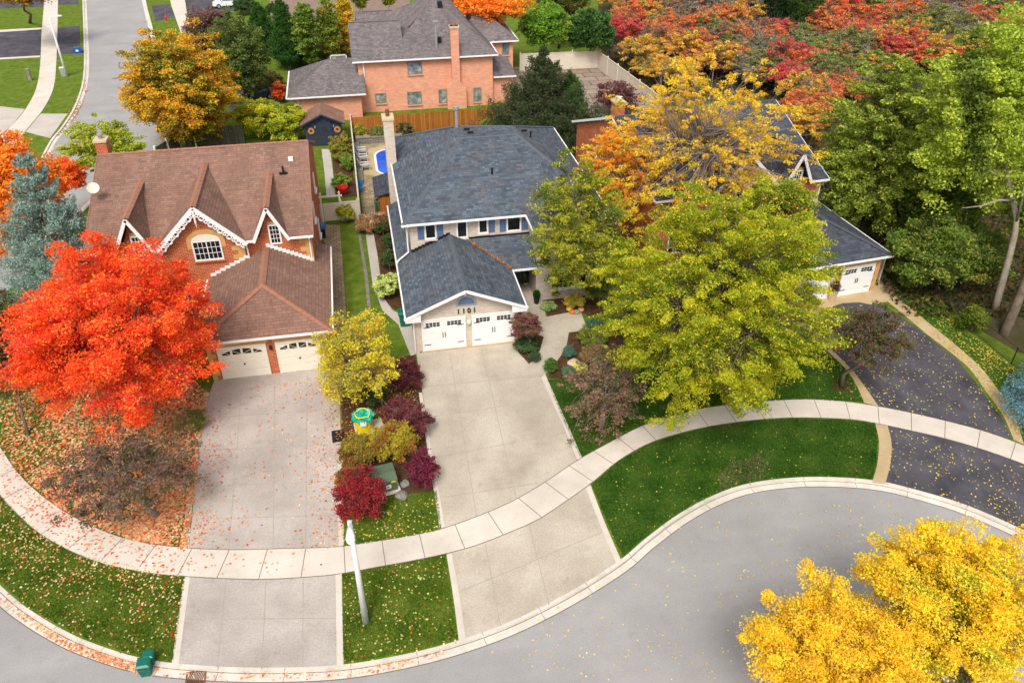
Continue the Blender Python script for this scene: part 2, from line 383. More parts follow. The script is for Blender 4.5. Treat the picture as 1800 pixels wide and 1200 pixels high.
def crown_pts(rng, rad, ncl, per, clr, amp=.35, rmin=.35, flatz=.6, low=-.75, spray=None):
    """boughs reach out to different lengths, leaf clumps sit along them, leaves lie on the domed outside of each clump"""
    rad = np.array(rad); ncl = int(ncl*1.5); K = max(12, int(ncl/7)); i = np.arange(K*2)+.5; ph = np.arccos(1-2*i/(K*2)); th = PI*(1+5**.5)*i+rng.uniform(0, 6)
    B = np.stack([np.cos(th)*np.sin(ph), np.sin(th)*np.sin(ph), np.cos(ph)], 1)+rng.normal(0, .16, (K*2, 3)); B /= np.linalg.norm(B, axis=1)[:, None]; B = B[B[:, 2] > low]
    R1 = lobes(rng, B, amp*.6)*rng.uniform(1-amp*.55, 1+amp*.3, len(B)); b = rng.integers(0, len(B), ncl); t = rng.uniform(rmin**2, 1, ncl)**.5
    Cc = B[b]*(R1[b]*t)[:, None]*(rad-clr*.35)+rng.normal(0, 1, (ncl, 3))*rad*.12*(1.25-t*.8)[:, None]
    D = Cc/rad; D /= np.linalg.norm(D, axis=1)[:, None]+1e-6
    idx = rng.integers(0, ncl, ncl*per); n = len(idx); u = rng.normal(size=(n, 3)); u /= np.linalg.norm(u, axis=1)[:, None]
    fl = rng.uniform(size=n) < .72; u[:, 2] = np.where(fl, np.abs(u[:, 2]), u[:, 2]); cs = (rng.uniform(.5, 1.25, ncl)*(1.2-.4*t))[idx][:, None]
    g = u*clr*.74*(.55+.5*rng.uniform(size=(n, 1))**.5)*(1+.28*rng.normal(size=(n, 1))*(rng.uniform(size=(n, 1)) < .3))
    if spray is not None:
        q = rng.uniform(-.4, 1, (n, 1))*spray; dirs = D[idx]+rng.normal(0, .3, (ncl, 3))[idx]; dirs[:, 2] = dirs[:, 2]*.45-.05; g = g*.55+dirs*q
    else: g = g+D[idx]*(rng.uniform(-.3, .55, (n, 1))*clr*.6)
    g[:, 2] *= flatz
    return Cc, Cc[idx]+g*cs, idx, D, t
def limb(mb, a, b, r0, r1, rng, sag=.12, n=6, k=4):
    a = np.array(a, float); b = np.array(b, float); L = np.linalg.norm(b-a); P = []
    off = rng.normal(0, .05, 3)*L
    for i in range(k+1):
        t = i/k; p = a+(b-a)*t+off*math.sin(PI*t); p[2] += sag*L*math.sin(PI*t)*(-.5 if False else .6); P.append(p)
    R_ = [r0+(r1-r0)*(i/k)**.8 for i in range(k+1)]; mb.path(P, R_, n)
def tree(name, base, c, rad, cols, wts, label, cat='tree', seed=1, ncl=160, per=160, clr=1.0, size=.16, amp=.35, rmin=.35,
         flatz=.6, low=-.75, up=1.1, aspect=.7, trunk_r=None, bark='bark', inner=None, spray=None, droop=None, group=None,
         branches=1.0, jit=.13, k=.95, clump_jit=.18, fork=None, twigs=0, leafname='crown', stem=True, tpath=None, extra=()):
    rng = np.random.default_rng(seed); base = np.array(base, float); c = np.array(c, float); rad = np.array(rad, float)
    Cc, P, idx, D, r = crown_pts(rng, rad, ncl, per, clr, amp, rmin, flatz, low, spray)
    P = P+c; P = P[P[:, 2] > base[2]+.08] if True else P
    n = len(P)
    rng2 = np.random.default_rng(seed+50)
    # hue drifts from clump to clump and, where asked, from the inside of the crown to its tips
    Wc = np.array(wts, float); Wc /= Wc.sum(); CL = np.array([lin(q) for q in cols])
    q = P-c; fr = np.sin(q @ rng2.normal(0, 1.6/clr, 3)+1)+np.sin(q @ rng2.normal(0, 1.1/clr, 3))+rng2.normal(0, .5, n)
    rank = np.argsort(np.argsort(fr))/n; cw = np.cumsum(Wc); sel = np.minimum(np.searchsorted(cw, rank), len(CL)-1)
    C = CL[sel]*k
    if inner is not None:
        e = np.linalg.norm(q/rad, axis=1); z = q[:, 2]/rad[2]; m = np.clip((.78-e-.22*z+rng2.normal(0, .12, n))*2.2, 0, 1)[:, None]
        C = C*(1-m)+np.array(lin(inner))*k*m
    C = C*.97+C.mean(1)[:, None]*.03; C = C*1.12; C = np.clip(C*(1+rng2.normal(0, jit, (n, 1))), .004, .95)
    root = empty(name, tuple(base), label, cat, group)
    me = leaf_mesh(leafname, P-base, size, C, rng2, up, aspect, droop)
    o = bpy.data.objects.new(leafname, me); COL.objects.link(o); o.parent = root
    if stem:
        mb = MB(); tr = trunk_r or max(.05, rad[0]*.045); top = c+np.array([0, 0, -rad[2]*.35]); top[2] = max(top[2], base[2]+.35*(c[2]-base[2]))
        wob = rng.normal(0, .04, (3, 3))*np.linalg.norm(top-base); K = [base-np.array([0, 0, .1])]+[base+(top-base)*t+wob[i]*np.array([1, 1, 0]) for i, t in enumerate((.3, .6, .85))]+[top]
        if tpath: K = [np.array(p, float) for p in tpath]; top = K[-1]; mb.path(K, [tr*(1.3-.75*i/(len(K)-1)) for i in range(len(K))], 10)
        for e in extra: mb.path(e, [tr*.5*(1-.85*i/(len(e)-1)) for i in range(len(e))], 7)
        if not tpath: mb.path(K, [tr*1.35, tr, tr*.85, tr*.75, tr*.7], 10)
        hi = c+np.array([0, 0, rad[2]*.45]); limb(mb, top, hi, tr*.65, tr*.15, rng, .05)
        nm = max(3, int(9*branches)); order = rng.permutation(len(Cc)); mains = []
        for j in order[:nm]:
            a = top+(hi-top)*rng.uniform(0, .7); b = c+Cc[j]*.72; limb(mb, a, b, tr*.42, tr*.12, rng); mains.append((a, b))
        ends = np.array([b for a, b in mains])
        for j in order[nm:nm+int(len(Cc)*.55*branches)]:
            t = c+Cc[j]; m = mains[int(np.argmin(((ends-t)**2).sum(1)))]; u = rng.uniform(.3, 1); s0 = m[0]+(m[1]-m[0])*u
            limb(mb, s0, t, tr*.13, tr*.03, rng, .08, 4, 3)
            for _ in range(twigs):
                t2 = t+rng.normal(0, clr*.8, 3)+np.array([0, 0, clr*.3]); mb.tube(t, t2, max(tr*.03, .008), .005, 3, False)
        mb.build('trunk', M[bark], root, smooth=True)
    return root
def crown_at(cx, cy, w, h, z):
    c = at(cx, cy, z); s = mpp(c); a = w/2*s; hh = h/2*s; d = ray(cx, cy); sd_ = -d[2]/np.linalg.norm(d)
    cc = math.sqrt(max((hh*hh-a*a*sd_*sd_)/(1-sd_*sd_), (.42*a)**2)); return c, (a, a, cc)
def tpx(name, cx, cy, w, h, z, cols, wts, label, base=None, **kw):
    c, rad = crown_at(cx, cy, w*.91, h*.91, z); b = at(*base, 0) if base else (c[0], c[1], 0)
    if c[2]-rad[2] < .1 and kw.get('clamp', True): rad = (rad[0], rad[1], min(rad[2], c[2]*1.05))
    kw.pop('clamp', None); kw.setdefault('ncl', int(90+14*rad[0]**2)); kw.setdefault('clr', .35+.12*rad[0])
    return tree(name, b, c, rad, cols, wts, label, **kw)
def conifer(name, base, h, r, cols, wts, label, cat='tree', seed=1, rows=16, per=60, size=.16, droop=.25, group=None, jag=.2, power=1.0, upturn=.1, k=.95, skirt=.04, lean=(0, 0), br_r=.16):
    rng = np.random.default_rng(seed); base = np.array(base, float); P = []; mb = MB()
    mb.path([base, base+np.array([lean[0]*.5, lean[1]*.5, h*.5]), base+np.array([lean[0], lean[1], h*.97])], [r*.07+.05, r*.05, .02], 8)
    for i in range(rows):
        t = skirt+(1-skirt)*(i+rng.uniform(-.3, .3))/rows; t = min(max(t, skirt), .99); rr = r*(1-t)**power*rng.uniform(.9, 1.1)+.08; nb = max(4, int(5+14*rr/r))
        for j in range(nb):
            a = rng.uniform(0, 2*PI); L = rr*rng.uniform(1-jag, 1+jag*.6); z0 = h*t; o = base+np.array([lean[0]*t, lean[1]*t, z0])
            n = int(per*(.25+L/r)); s = np.sqrt(rng.uniform(.03, 1, n)); wdt = (.12+br_r*L)*np.minimum(1.25-s, .8)*1.5
            d = np.array([math.cos(a), math.sin(a)]); lat = rng.normal(0, 1, n)*wdt*.75
            x = d[0]*L*s-d[1]*lat; y = d[1]*L*s+d[0]*lat; z = -droop*L*s+upturn*L*s*s*1.6+rng.normal(0, .07+.04*L, n)
            P.append(o+np.stack([x, y, z], 1)); mb.tube(o, o+np.array([d[0]*L*.9, d[1]*L*.9, -droop*L*.9+upturn*L]), .03, .008, 4, False)
    P = np.concatenate(P); P = P[P[:, 2] > .03]
    C = pal(rng, len(P), cols, wts, .14, k)
    root = empty(name, tuple(base), label, cat, group)
    o = bpy.data.objects.new('crown', leaf_mesh('crown', P-base, size, C, rng, .25, .35)); COL.objects.link(o); o.parent = root
    mb.build('trunk', M['bark'], root); return root
# ============================================================ SETTING: ground, streets, paving
def W2(pts, z=0.0): return [at(x, y, z)[:2] for x, y in pts]
KERB = [(-330, 560), (-220, 760), (-110, 925), (0, 1038), (60, 1085), (130, 1124), (200, 1150), (245, 1162), (300, 1171), (400, 1178), (500, 1179), (600, 1174), (700, 1158), (800, 1133),
        (900, 1097), (1000, 1047), (1090, 991), (1140, 949), (1200, 905), (1260, 873), (1320, 853), (1400, 843), (1480, 843), (1550, 850), (1620, 867), (1700, 892), (1800, 936), (1920, 1000), (2060, 1090), (2200, 1200)]
KL = smooth_line(W2(KERB), 6)
far = [(KL[-1][0]+4, KL[-1][1]-30), (420, 0), (700, 900), (-700, 900), (-420, 0)]
yp = [(p[0], p[1], 0.0) for p in KL]+[(x, y, 0.0) for x, y in far]
struct('ground', MB().poly(yp), M['grass'])
struct('road', MB().poly([(-130, -60, -.13), (130, -60, -.13), (130, 60, -.13), (-130, 60, -.13)]), M['road'])
mb = MB(); ribbon(mb, offset_line(KL, .16), KL, -.2, .012); ribbon(mb, offset_line(KL, -.001), offset_line(KL, -.38), -.121)
struct('kerb', mb, M['curb'])
mb = MB()
acc = 0
for i in range(1, len(KL)):
    acc += np.linalg.norm(KL[i]-KL[i-1])
    if acc > 2.4:
        acc = 0; t = (KL[i]-KL[i-1])/np.linalg.norm(KL[i]-KL[i-1]); n = np.array([-t[1], t[0]])
        mb.obox((KL[i][0]+n[0]*.08, KL[i][1]+n[1]*.08, .013), tuple(t)+(0,), tuple(n)+(0,), .02, .16, .006)
        mb.obox((KL[i][0]-n[0]*.19, KL[i][1]-n[1]*.19, -.12), tuple(t)+(0,), tuple(n)+(0,), .02, .38, .008)
struct('kerb_joints', mb, M['joint'])
# sidewalk between north and south edges
SN = [(-60, 690), (0, 785), (40, 840), (100, 890), (170, 928), (240, 951), (320, 962), (400, 966), (500, 964), (590, 961), (640, 954), (700, 945), (770, 931), (840, 907), (902, 880), (960, 846), (1015, 809), (1065, 781),
      (1125, 750), (1180, 732), (1240, 717), (1310, 708), (1380, 703), (1427, 702), (1487, 706), (1542, 714), (1598, 725), (1663, 740), (1730, 758), (1800, 783), (1900, 822)]
SS = [(-60, 790), (0, 871), (33, 906), (71, 939), (125, 969), (183, 991), (255, 1006), (325, 1013), (450, 1018), (540, 1014), (600, 1008), (660, 997), (722, 986), (783, 973), (841, 957), (916, 927), (950, 911), (1037, 851), (1084, 812), (1135, 782), (1186, 764),
      (1250, 749), (1330, 738), (1403, 734), (1493, 737), (1540, 744), (1597, 756), (1662, 771), (1727, 790), (1800, 816), (1900, 856)]
def resample(L, n):
    L = [np.array(p) for p in L]; d = np.cumsum([0]+[np.linalg.norm(L[i]-L[i-1]) for i in range(1, len(L))]); out = []
    for s in np.linspace(0, d[-1], n):
        i = min(np.searchsorted(d, s, 'right')-1, len(L)-2); t = (s-d[i])/(d[i+1]-d[i]); out.append(L[i]*(1-t)+L[i+1]*t)
    return out
NL = smooth_line(W2(SN), 5); SL0 = smooth_line(W2(SS), 5)
NA = resample(NL, 160)
SL = []
for p in NA:                      # nearest point of the other edge keeps the joints square to the walk
    a = np.array(SL0); SL.append(a[int(np.argmin(((a-p)**2).sum(1)))])
SLd = resample(SL, 160)
for i in range(160): SL[i] = np.array(resample(SL0, 600)[int(np.argmin(((np.array(resample(SL0, 600))-NA[i])**2).sum(1)))]) if False else SL[i]
S6 = np.array(resample(SL0, 900)); SL = [S6[int(np.argmin(((S6-p)**2).sum(1)))] for p in NA]
struct('sidewalk', ribbon(MB(), NA, SL, .02), M['walk'])
mb = MB(); acc = 0
for i in range(1, 159):
    acc += np.linalg.norm(NA[i]-NA[i-1])
    if acc > 1.62:
        acc = 0; a, b = NA[i], SL[i]; t = (b-a)/np.linalg.norm(b-a)
        c = (a+b)/2; mb.obox((c[0], c[1], .022), tuple(t)+(0,), (-t[1], t[0], 0), float(np.linalg.norm(b-a)), .03, .006)
for L in (NA, SL):
    for i in range(1, 160):
        a, b = L[i-1], L[i]; t = b-a
        if np.linalg.norm(t) < .02: continue
        mb.obox(((a[0]+b[0])/2, (a[1]+b[1])/2, .021), (t[0], t[1], 0), (-t[1], t[0], 0), float(np.linalg.norm(t)), .035, .006)
struct('sidewalk_joints', mb, M['joint'])
# driveways
flat('driveway_left', [(378, 666), (600, 640), (598, 705), (599, 800), (604, 963), (500, 966), (400, 968), (332, 964), (348, 800), (368, 692)], .008, M['agg_grey'])
flat('driveway_left_apron', [(323, 1010), (400, 1015), (500, 1014), (601, 1006), (602, 1090), (604, 1170), (500, 1176), (400, 1175), (302, 1167)], .008, M['agg_grey'])
flat('driveway_middle', [(732, 621), (906, 600), (911, 620), (932, 640), (953, 665), (985, 738), (1015, 811), (960, 848), (902, 882), (840, 909), (782, 928), (757, 780)], .008, M['agg'])
flat('driveway_middle_apron', [(785, 971), (841, 955), (916, 925), (965, 898), (1037, 849), (1062, 915), (1092, 986), (1000, 1045), (900, 1095), (809, 1128)], .008, M['agg'])
def band(name, A, B, mat, z=.014): return struct(name, ribbon(MB(), smooth_line(W2(A), 4), smooth_line(W2(B), 4), z), mat)
band('driveway_edge_left_west', [(368, 690), (348, 800), (338, 890), (332, 962)], [(358, 690), (338, 800), (327, 890), (320, 962)], M['walk'])
band('driveway_edge_left_east', [(594, 790), (594, 860), (595, 960)], [(602, 790), (603, 860), (605, 960)], M['walk'])
band('apron_edge_left_west', [(334, 1012), (324, 1090), (314, 1168)], [(324, 1011), (312, 1090), (302, 1167)], M['walk'])
band('apron_edge_left_east', [(590, 1008), (591, 1090), (592, 1172)], [(601, 1007), (602, 1090), (604, 1170)], M['walk'])
band('driveway_edge_middle_west', [(742, 690), (757, 780), (782, 926)], [(736, 690), (750, 780), (773, 930)], M['walk'])
band('driveway_edge_middle_east', [(951, 663), (985, 738), (1014, 808)], [(958, 657), (993, 735), (1024, 806)], M['walk'])
band('apron_edge_middle_west', [(794, 972), (808, 1050), (819, 1127)], [(785, 975), (797, 1050), (807, 1130)], M['walk'])
band('apron_edge_middle_east', [(1030, 858), (1056, 925), (1084, 992)], [(1038, 853), (1064, 920), (1093, 987)], M['walk'])
# asphalt driveway with sandy borders on the right
flat('driveway_right', [(1421, 571), (1447, 546), (1483, 533), (1517, 532), (1557, 539), (1583, 556), (1616, 579), (1650, 606), (1683, 632), (1710, 665), (1737, 702), (1760, 732), (1780, 772), (1730, 760), (1663, 742), (1598, 727), (1543, 715), (1523, 683), (1493, 646), (1460, 613)], .008, M['asphalt'])
flat('driveway_right_apron', [(1560, 746), (1597, 754), (1662, 769), (1727, 788), (1800, 814), (1900, 853), (1960, 1018), (1920, 998), (1800, 934), (1700, 890), (1620, 865), (1556, 850), (1566, 800)], .008, M['asphalt'])
band('driveway_border_west', [(1404, 578), (1425, 597), (1455, 618), (1488, 650), (1507, 680), (1519, 708)], [(1421, 571), (1443, 592), (1468, 620), (1497, 650), (1522, 682), (1544, 714)], M['stonepath'])
band('driveway_border_east', [(1560, 530), (1592, 556), (1630, 588), (1668, 617), (1704, 648), (1733, 688), (1762, 728), (1782, 773)], [(1575, 520), (1605, 546), (1650, 582), (1684, 610), (1722, 644), (1752, 682), (1780, 722), (1800, 781)], M['stonepath'])
band('apron_border_west', [(1538, 744), (1545, 775), (1542, 815), (1533, 848)], [(1560, 747), (1567, 778), (1565, 815), (1556, 850)], M['stonepath'])
flat('garage_forecourt', [(1395, 545), (1430, 500), (1545, 470), (1580, 510), (1560, 530), (1530, 535), (1510, 531), (1480, 533), (1445, 545), (1421, 571), (1404, 580)], .012, M['stonepath'])
# joint lines sawn in the driveways
mb = MB()
def jline(a, b, z=.0095, wd=.03):
    p = np.array(at(*a)); q = np.array(at(*b)); t = q-p; c = (p+q)/2
    mb.obox((c[0], c[1], z), tuple(t[:2])+(0,), (-t[1], t[0], 0), float(np.linalg.norm(t)), wd, .005)
for a, b in [((425, 680), (402, 966)), ((483, 665), (480, 965)), ((540, 660), (537, 963)), ((357, 735), (598, 718)), ((350, 792), (598, 780)), ((345, 855), (598, 845)), ((338, 912), (602, 905)),
             ((398, 1015), (382, 1172)), ((468, 1016), (460, 1175)), ((533, 1013), (532, 1172)), ((315, 1088), (602, 1086)),
             ((790, 618), (838, 908)), ((846, 612), (908, 878)), ((741, 735), (975, 700)), ((757, 805), (1000, 760)), ((770, 875), (938, 850)), ((738, 680), (958, 660)),
             ((853, 955), (880, 1100)), ((930, 922), (965, 1062)), ((795, 1045), (1058, 935))]: jline(a, b)
struct('driveway_joints', mb, M['joint2'])
# walks and patios
flat('paver_walk', [(560, 395), (597, 395), (608, 545), (612, 600), (590, 600), (583, 540), (575, 440)], .008, M['paver'])
flat('side_path', [(643, 412), (656, 408), (664, 450), (672, 520), (690, 545), (720, 560), (738, 620), (722, 625), (700, 570), (672, 545), (655, 500)], .008, M['conc'])
flat('hedge_bed', [(656, 405), (690, 380), (708, 470), (716, 560), (700, 548), (676, 530), (668, 470)], .004, M['soil'])
struct('edging_strip', ribbon(MB(), W2([(629, 410), (634, 440), (640, 480), (646, 540)]), W2([(634, 410), (639, 440), (646, 480), (652, 540)]), .01, .05), M['stone'])
flat('back_path', [(565, 262), (580, 262), (585, 300), (589, 345), (574, 345), (570, 300)], .008, M['conc'])
flat('garden_bed_back', [(583, 262), (610, 240), (620, 300), (630, 345), (591, 348), (586, 300)], .004, M['soil'])
flat('pool_patio', [(626, 245), (700, 238), (760, 300), (770, 400), (640, 398), (632, 320)], .008, M['paver'])
flat('pool_deck', [(648, 262), (690, 252), (760, 262), (760, 340), (668, 312), (640, 306), (640, 275)], .012, M['stonepath'])
px_ = [(-.0+1.35+.9*(1-math.cos(a)), 0) for a in (0,)]
def rrect(x0, x1, y0, y1, r, z):
    out = []
    for cx, cy, a0 in ((x1-r, y1-r, 0), (x0+r, y1-r, PI/2), (x0+r, y0+r, PI), (x1-r, y0+r, 1.5*PI)):
        for i in range(7): a = a0+i*PI/12; out.append((cx+r*math.cos(a), cy+r*math.sin(a), z))
    return out
pool = empty('swimming_pool', (5, 70.5, 0), 'bright blue rounded swimming pool in a cream deck behind the grey roofed house', 'pool')
rr = rrect(1.3, 9, 67.6, 73.4, 1.3, .03); ro = rrect(1.1, 9.2, 67.4, 73.6, 1.5, .03)
cp = MB(); n = len(rr); cp.add(rr+ro, [(i, n+i, n+(i+1) % n, (i+1) % n) for i in range(n)]); cp.add([(p[0], p[1], .03) for p in rr]+[(p[0], p[1], -.0) for p in rr], [(i, (i+1) % n, n+(i+1) % n, n+i) for i in range(n)])
cp.build('coping', M['white'], pool)
MB().poly(rrect(1.32, 8.98, 67.62, 73.38, 1.28, .022)).build('water', M['water'], pool)
st = MB()
for i in range(3): st.prism([(1.6+.2*i, 72.7-.4*i, .026), (4.2, 72.7-.4*i, .026), (4.2, 72.6-.4*i, .026), (1.6+.2*i, 72.6-.4*i, .026)], (0, 0, .003))
st.build('steps', M['pooldk'], pool)
# front entry walk of the middle house
flat('entry_porch_floor', [(900, 470), (938, 468), (958, 548), (960, 560), (916, 560)], .016, M['agg'])
flat('entry_walk', [(914, 556), (962, 556), (1020, 545), (1033, 580), (1000, 584), (995, 612), (975, 640), (953, 664), (930, 640), (950, 615), (955, 592), (935, 585)], .012, M['agg'])
flat('front_garden_bed', [(905, 598), (940, 585), (956, 592), (948, 616), (930, 640), (912, 618)], .016, M['soil'])
flat('flower_bed', [(975, 640), (997, 583), (1033, 580), (1075, 570), (1120, 620), (1080, 660), (1000, 668), (962, 664)], .005, M['soil'])
flat('house_side_bed', [(945, 500), (1010, 480), (1060, 520), (1060, 575), (1020, 545), (962, 556)], .005, M['soil'])
flat('property_line_bed', [(603, 648), (730, 622), (742, 690), (758, 790), (770, 870), (650, 885), (604, 905), (600, 780)], .004, M['soil'])
flat('front_lawn_strip', [(603, 905), (640, 878), (700, 870), (768, 862), (775, 930), (700, 945), (606, 961)], .0065, M['grass'])
c = at(1480, 679); struct('mulch_ring', MB().poly([(c[0]+.62*math.cos(i*PI/9)*(1+.06*math.sin(i*3)), c[1]+.62*math.sin(i*PI/9)*(1+.06*math.cos(i*4)), .012) for i in range(18)]), M['soil'])
# back garden court, street beyond
flat('sport_court', [(900, 118), (1046, 118), (1160, 190), (1180, 230), (900, 230)], .006, M['court'])
flat('woodland_floor', [(1050, 118), (1052, -20), (2300, -40), (2700, 700), (1790, 620), (1690, 560), (1590, 470), (1545, 430), (1440, 330), (1340, 170), (1160, 190)], .003, M['wood_floor'])
flat('interlock_court', [(470, -30), (720, -30), (720, 20), (640, 40), (610, 115), (500, 90), (480, 60)], .005, M['inter'])
for i, (A, B) in enumerate([([(143, -60), (145, 0), (147, 60), (148, 110), (144, 150), (130, 190), (108, 225), (88, 250), (60, 300), (10, 360), (-60, 420), (-160, 500)], [(245, -60), (256, 0), (266, 40), (276, 75), (300, 130), (320, 180), (325, 225), (300, 262), (230, 300), (140, 380), (60, 470), (-40, 560)])]):
    a = smooth_line(W2(A), 5); b = smooth_line(W2(B), 5)
    struct('far_street', ribbon(MB(), a, b, .004), M['road'])
    mb2 = MB(); ribbon(mb2, a, offset_line(a, .2), .0, .1); ribbon(mb2, offset_line(a, .2), offset_line(a, .55), .008)
    ribbon(mb2, b, offset_line(b, -.2), .0, .1); ribbon(mb2, offset_line(b, -.55), offset_line(b, -.2), .008); struct('far_kerb', mb2, M['curb'])
band('far_sidewalk_west', [(80, -40), (78, 0), (73, 60), (71, 110), (64, 155), (45, 192), (20, 222), (-10, 250)], [(103, -40), (102, 0), (101, 50), (99, 110), (94, 155), (76, 192), (52, 222), (25, 255)], M['walk'])
band('far_sidewalk_east', [(295, -40), (299, 0), (308, 30), (322, 70), (336, 110)], [(318, -40), (325, 0), (330, 30), (345, 70), (360, 110)], M['walk'])
flat('far_driveway_lower', [(0, 56), (73, 51), (71, 98), (0, 103), (-60, 108), (-60, 58)], .006, M['asphalt'])
flat('far_driveway_lower_apron', [(100, 49), (140, 46), (142, 93), (99, 97)], .006, M['asphalt'])
flat('far_driveway_upper', [(-60, -10), (80, -14), (76, 12), (-60, 18)], .006, M['asphalt'])
flat('far_driveway_upper_apron', [(102, -12), (138, -14), (138, 8), (101, 9)], .006, M['asphalt'])
flat('far_driveway_front', [(-60, 190), (0, 187), (44, 192), (20, 222), (-30, 260), (-120, 240)], .006, M['conc'])
flat('far_driveway_front_apron', [(72, 200), (119, 200), (88, 243), (45, 232)], .006, M['conc'])
band('far_drive_edge', [(-60, 61), (0, 57), (73, 52)], [(-60, 57), (0, 53), (74, 49)], M['walk'], .009)
band('far_drive_edge_near', [(-60, 107), (0, 102), (71, 98)], [(-60, 110), (0, 105), (70, 101)], M['walk'], .009)
flat('far_driveway_east', [(266, 9), (298, 8), (308, 30), (273, 38)], .006, M['asphalt'])
flat('far_parking_east', [(325, 0), (430, -12), (440, 15), (332, 32)], .006, M['asphalt'])
flat('far_driveway_east_corner', [(310, 78), (345, 70), (370, 120), (330, 140)], .007, M['conc'])
flat('lawn_middle', [(962, 666), (1000, 668), (1080, 660), (1120, 620), (1250, 600), (1400, 585), (1425, 597), (1455, 618), (1488, 650), (1507, 680), (1517, 706), (1427, 701), (1380, 702), (1310, 707), (1240, 716), (1180, 731), (1125, 749), (1065, 780), (1022, 803), (990, 736)], .004, M['grass_d'])
flat('verge_middle', [(1040, 852), (1084, 813), (1135, 783), (1186, 765), (1250, 750), (1330, 739), (1403, 735), (1493, 738), (1537, 745), (1543, 775), (1540, 815), (1532, 842), (1480, 840), (1400, 840), (1320, 850), (1262, 870), (1203, 902), (1143, 946), (1096, 983)], .004, M['grass_d'])
flat('verge_right', [(1585, 500), (1640, 540), (1720, 600), (1830, 690), (1860, 900), (1800, 780), (1780, 720), (1752, 680), (1722, 643), (1684, 608), (1650, 580), (1606, 545), (1580, 525)], .005, M['grass_d'])
mb = MB(); ribbon(mb, offset_line(KL, -.0), offset_line(KL, -.03), -.119); ribbon(mb, offset_line(KL, -.37), offset_line(KL, -.41), -.1195); struct('gutter_dirt', mb, M['joint'])
# drain grate and manhole
dg = empty('storm_drain', at(343, 1187, -.12), 'rusty slotted storm drain grate in the gutter by the left apron', 'drain')
c = at(343, 1187); mb = MB(); mb.box(c[0]-.38, c[0]+.38, c[1]-.3, c[1]-.24, -.13, -.1); mb.box(c[0]-.38, c[0]+.38, c[1]+.24, c[1]+.3, -.13, -.1); mb.box(c[0]-.38, c[0]-.32, c[1]-.24, c[1]+.24, -.13, -.1); mb.box(c[0]+.32, c[0]+.38, c[1]-.24, c[1]+.24, -.13, -.1)
mb.build('frame', M['rust'], dg)
mb = MB()
for i in range(9): mb.obox((c[0]-.28+.07*i, c[1], -.109), (.3, 1, 0), (1, -.3, 0), .5, .035, .02)
mb.build('grate', M['rust'], dg)
MB().box(c[0]-.33, c[0]+.33, c[1]-.25, c[1]+.25, -.128, -.124).build('pit', M['black'], dg)
c = at(204, 138); tag(MB().lathe((c[0], c[1], .006), [(.45, 0), (.44, .008), (.38, .008)], 24).build('manhole_cover', M['stone'], loc=c), 'round manhole cover flush in the far street', 'manhole')
# ============================================================ BUILDINGS
def win(parent, c, u, n, w_, h, frame='white', glass='glass', cols=1, rows=1, fr=.07, name='window', sill=None, label=None, split=0):
    """window part with pane, and the glazing bars inside the frame mesh"""
    c = Vector(c); u = Vector(u).normalized(); n = Vector(n).normalized()
    mb = MB()
    for s in (-1, 1):
        mb.obox(c+u*s*(w_/2-fr/2)+n*.03, u, n, fr, .08, h)
        mb.obox(c+Vector((0, 0, s*(h/2-fr/2)))+n*.03, u, n, w_-2*fr, .078, fr)
    f = mb.build(name, M[frame], parent, label=label)
    MB().obox(c+n*.012, u, n, w_-2*fr, .02, h-2*fr).build('pane', M[glass], f)
    bars = MB(); iw, ih = w_-2*fr, h-2*fr
    for i in range(1, cols): bars.obox(c+u*(-iw/2+iw*i/cols)+n*.03, u, n, .055 if (split and i == split) else .025, .03, ih)
    for j in range(1, rows): bars.obox(c+Vector((0, 0, -ih/2+ih*j/rows))+n*.03, u, n, iw, .026, .025)
    if cols*rows > 1: bars.build('glazing_bars', M[frame], f)
    if sill: MB().obox(c-Vector((0, 0, h/2+.05))+n*.07, u, n, w_+.12, .16, .09).build('sill', M[sill], f)
    return f
def gutter(mb, a, b, out, sz=.09):
    mb.mark(); a = Vector(a); b = Vector(b); o = Vector(out).normalized(); c = (a+b)/2+o*sz/2-Vector((0, 0, .06)); mb.obox(c, b-a, o, (b-a).length, sz, .12); return mb
def rake(mb, a, b, n, h=.2, t=.06, mk=True):
    if mk: mb.mark()
    a = Vector(a); b = Vector(b); n = Vector(n).normalized(); u = (b-a).normalized(); mb.obox((a+b)/2+n*t/2-Vector((0, 0, h/2-.02)), u, n, (b-a).length, t, h, wv=n.cross(u) if n.cross(u).z > 0 else u.cross(n)); return mb
def capline(mb, a, b, wd=.16):
    mb.mark(); a = Vector(a); b = Vector(b); u = (b-a).normalized(); s = u.cross(Vector((0, 0, 1))).normalized(); up = s.cross(u)
    L = (b-a).length; k = max(2, int(L/.28))
    for i in range(k):
        p = a+(b-a)*(i/k); q = a+(b-a)*((i+.96)/k); o = up*(.03+.008*(i % 2)); dn = up*(-wd*.42)
        mb.add([p-s*wd+dn+o, p+o, p+s*wd+dn+o, q-s*wd+dn+o, q+o, q+s*wd+dn+o], [(0, 1, 4, 3), (1, 2, 5, 4)])
    return mb
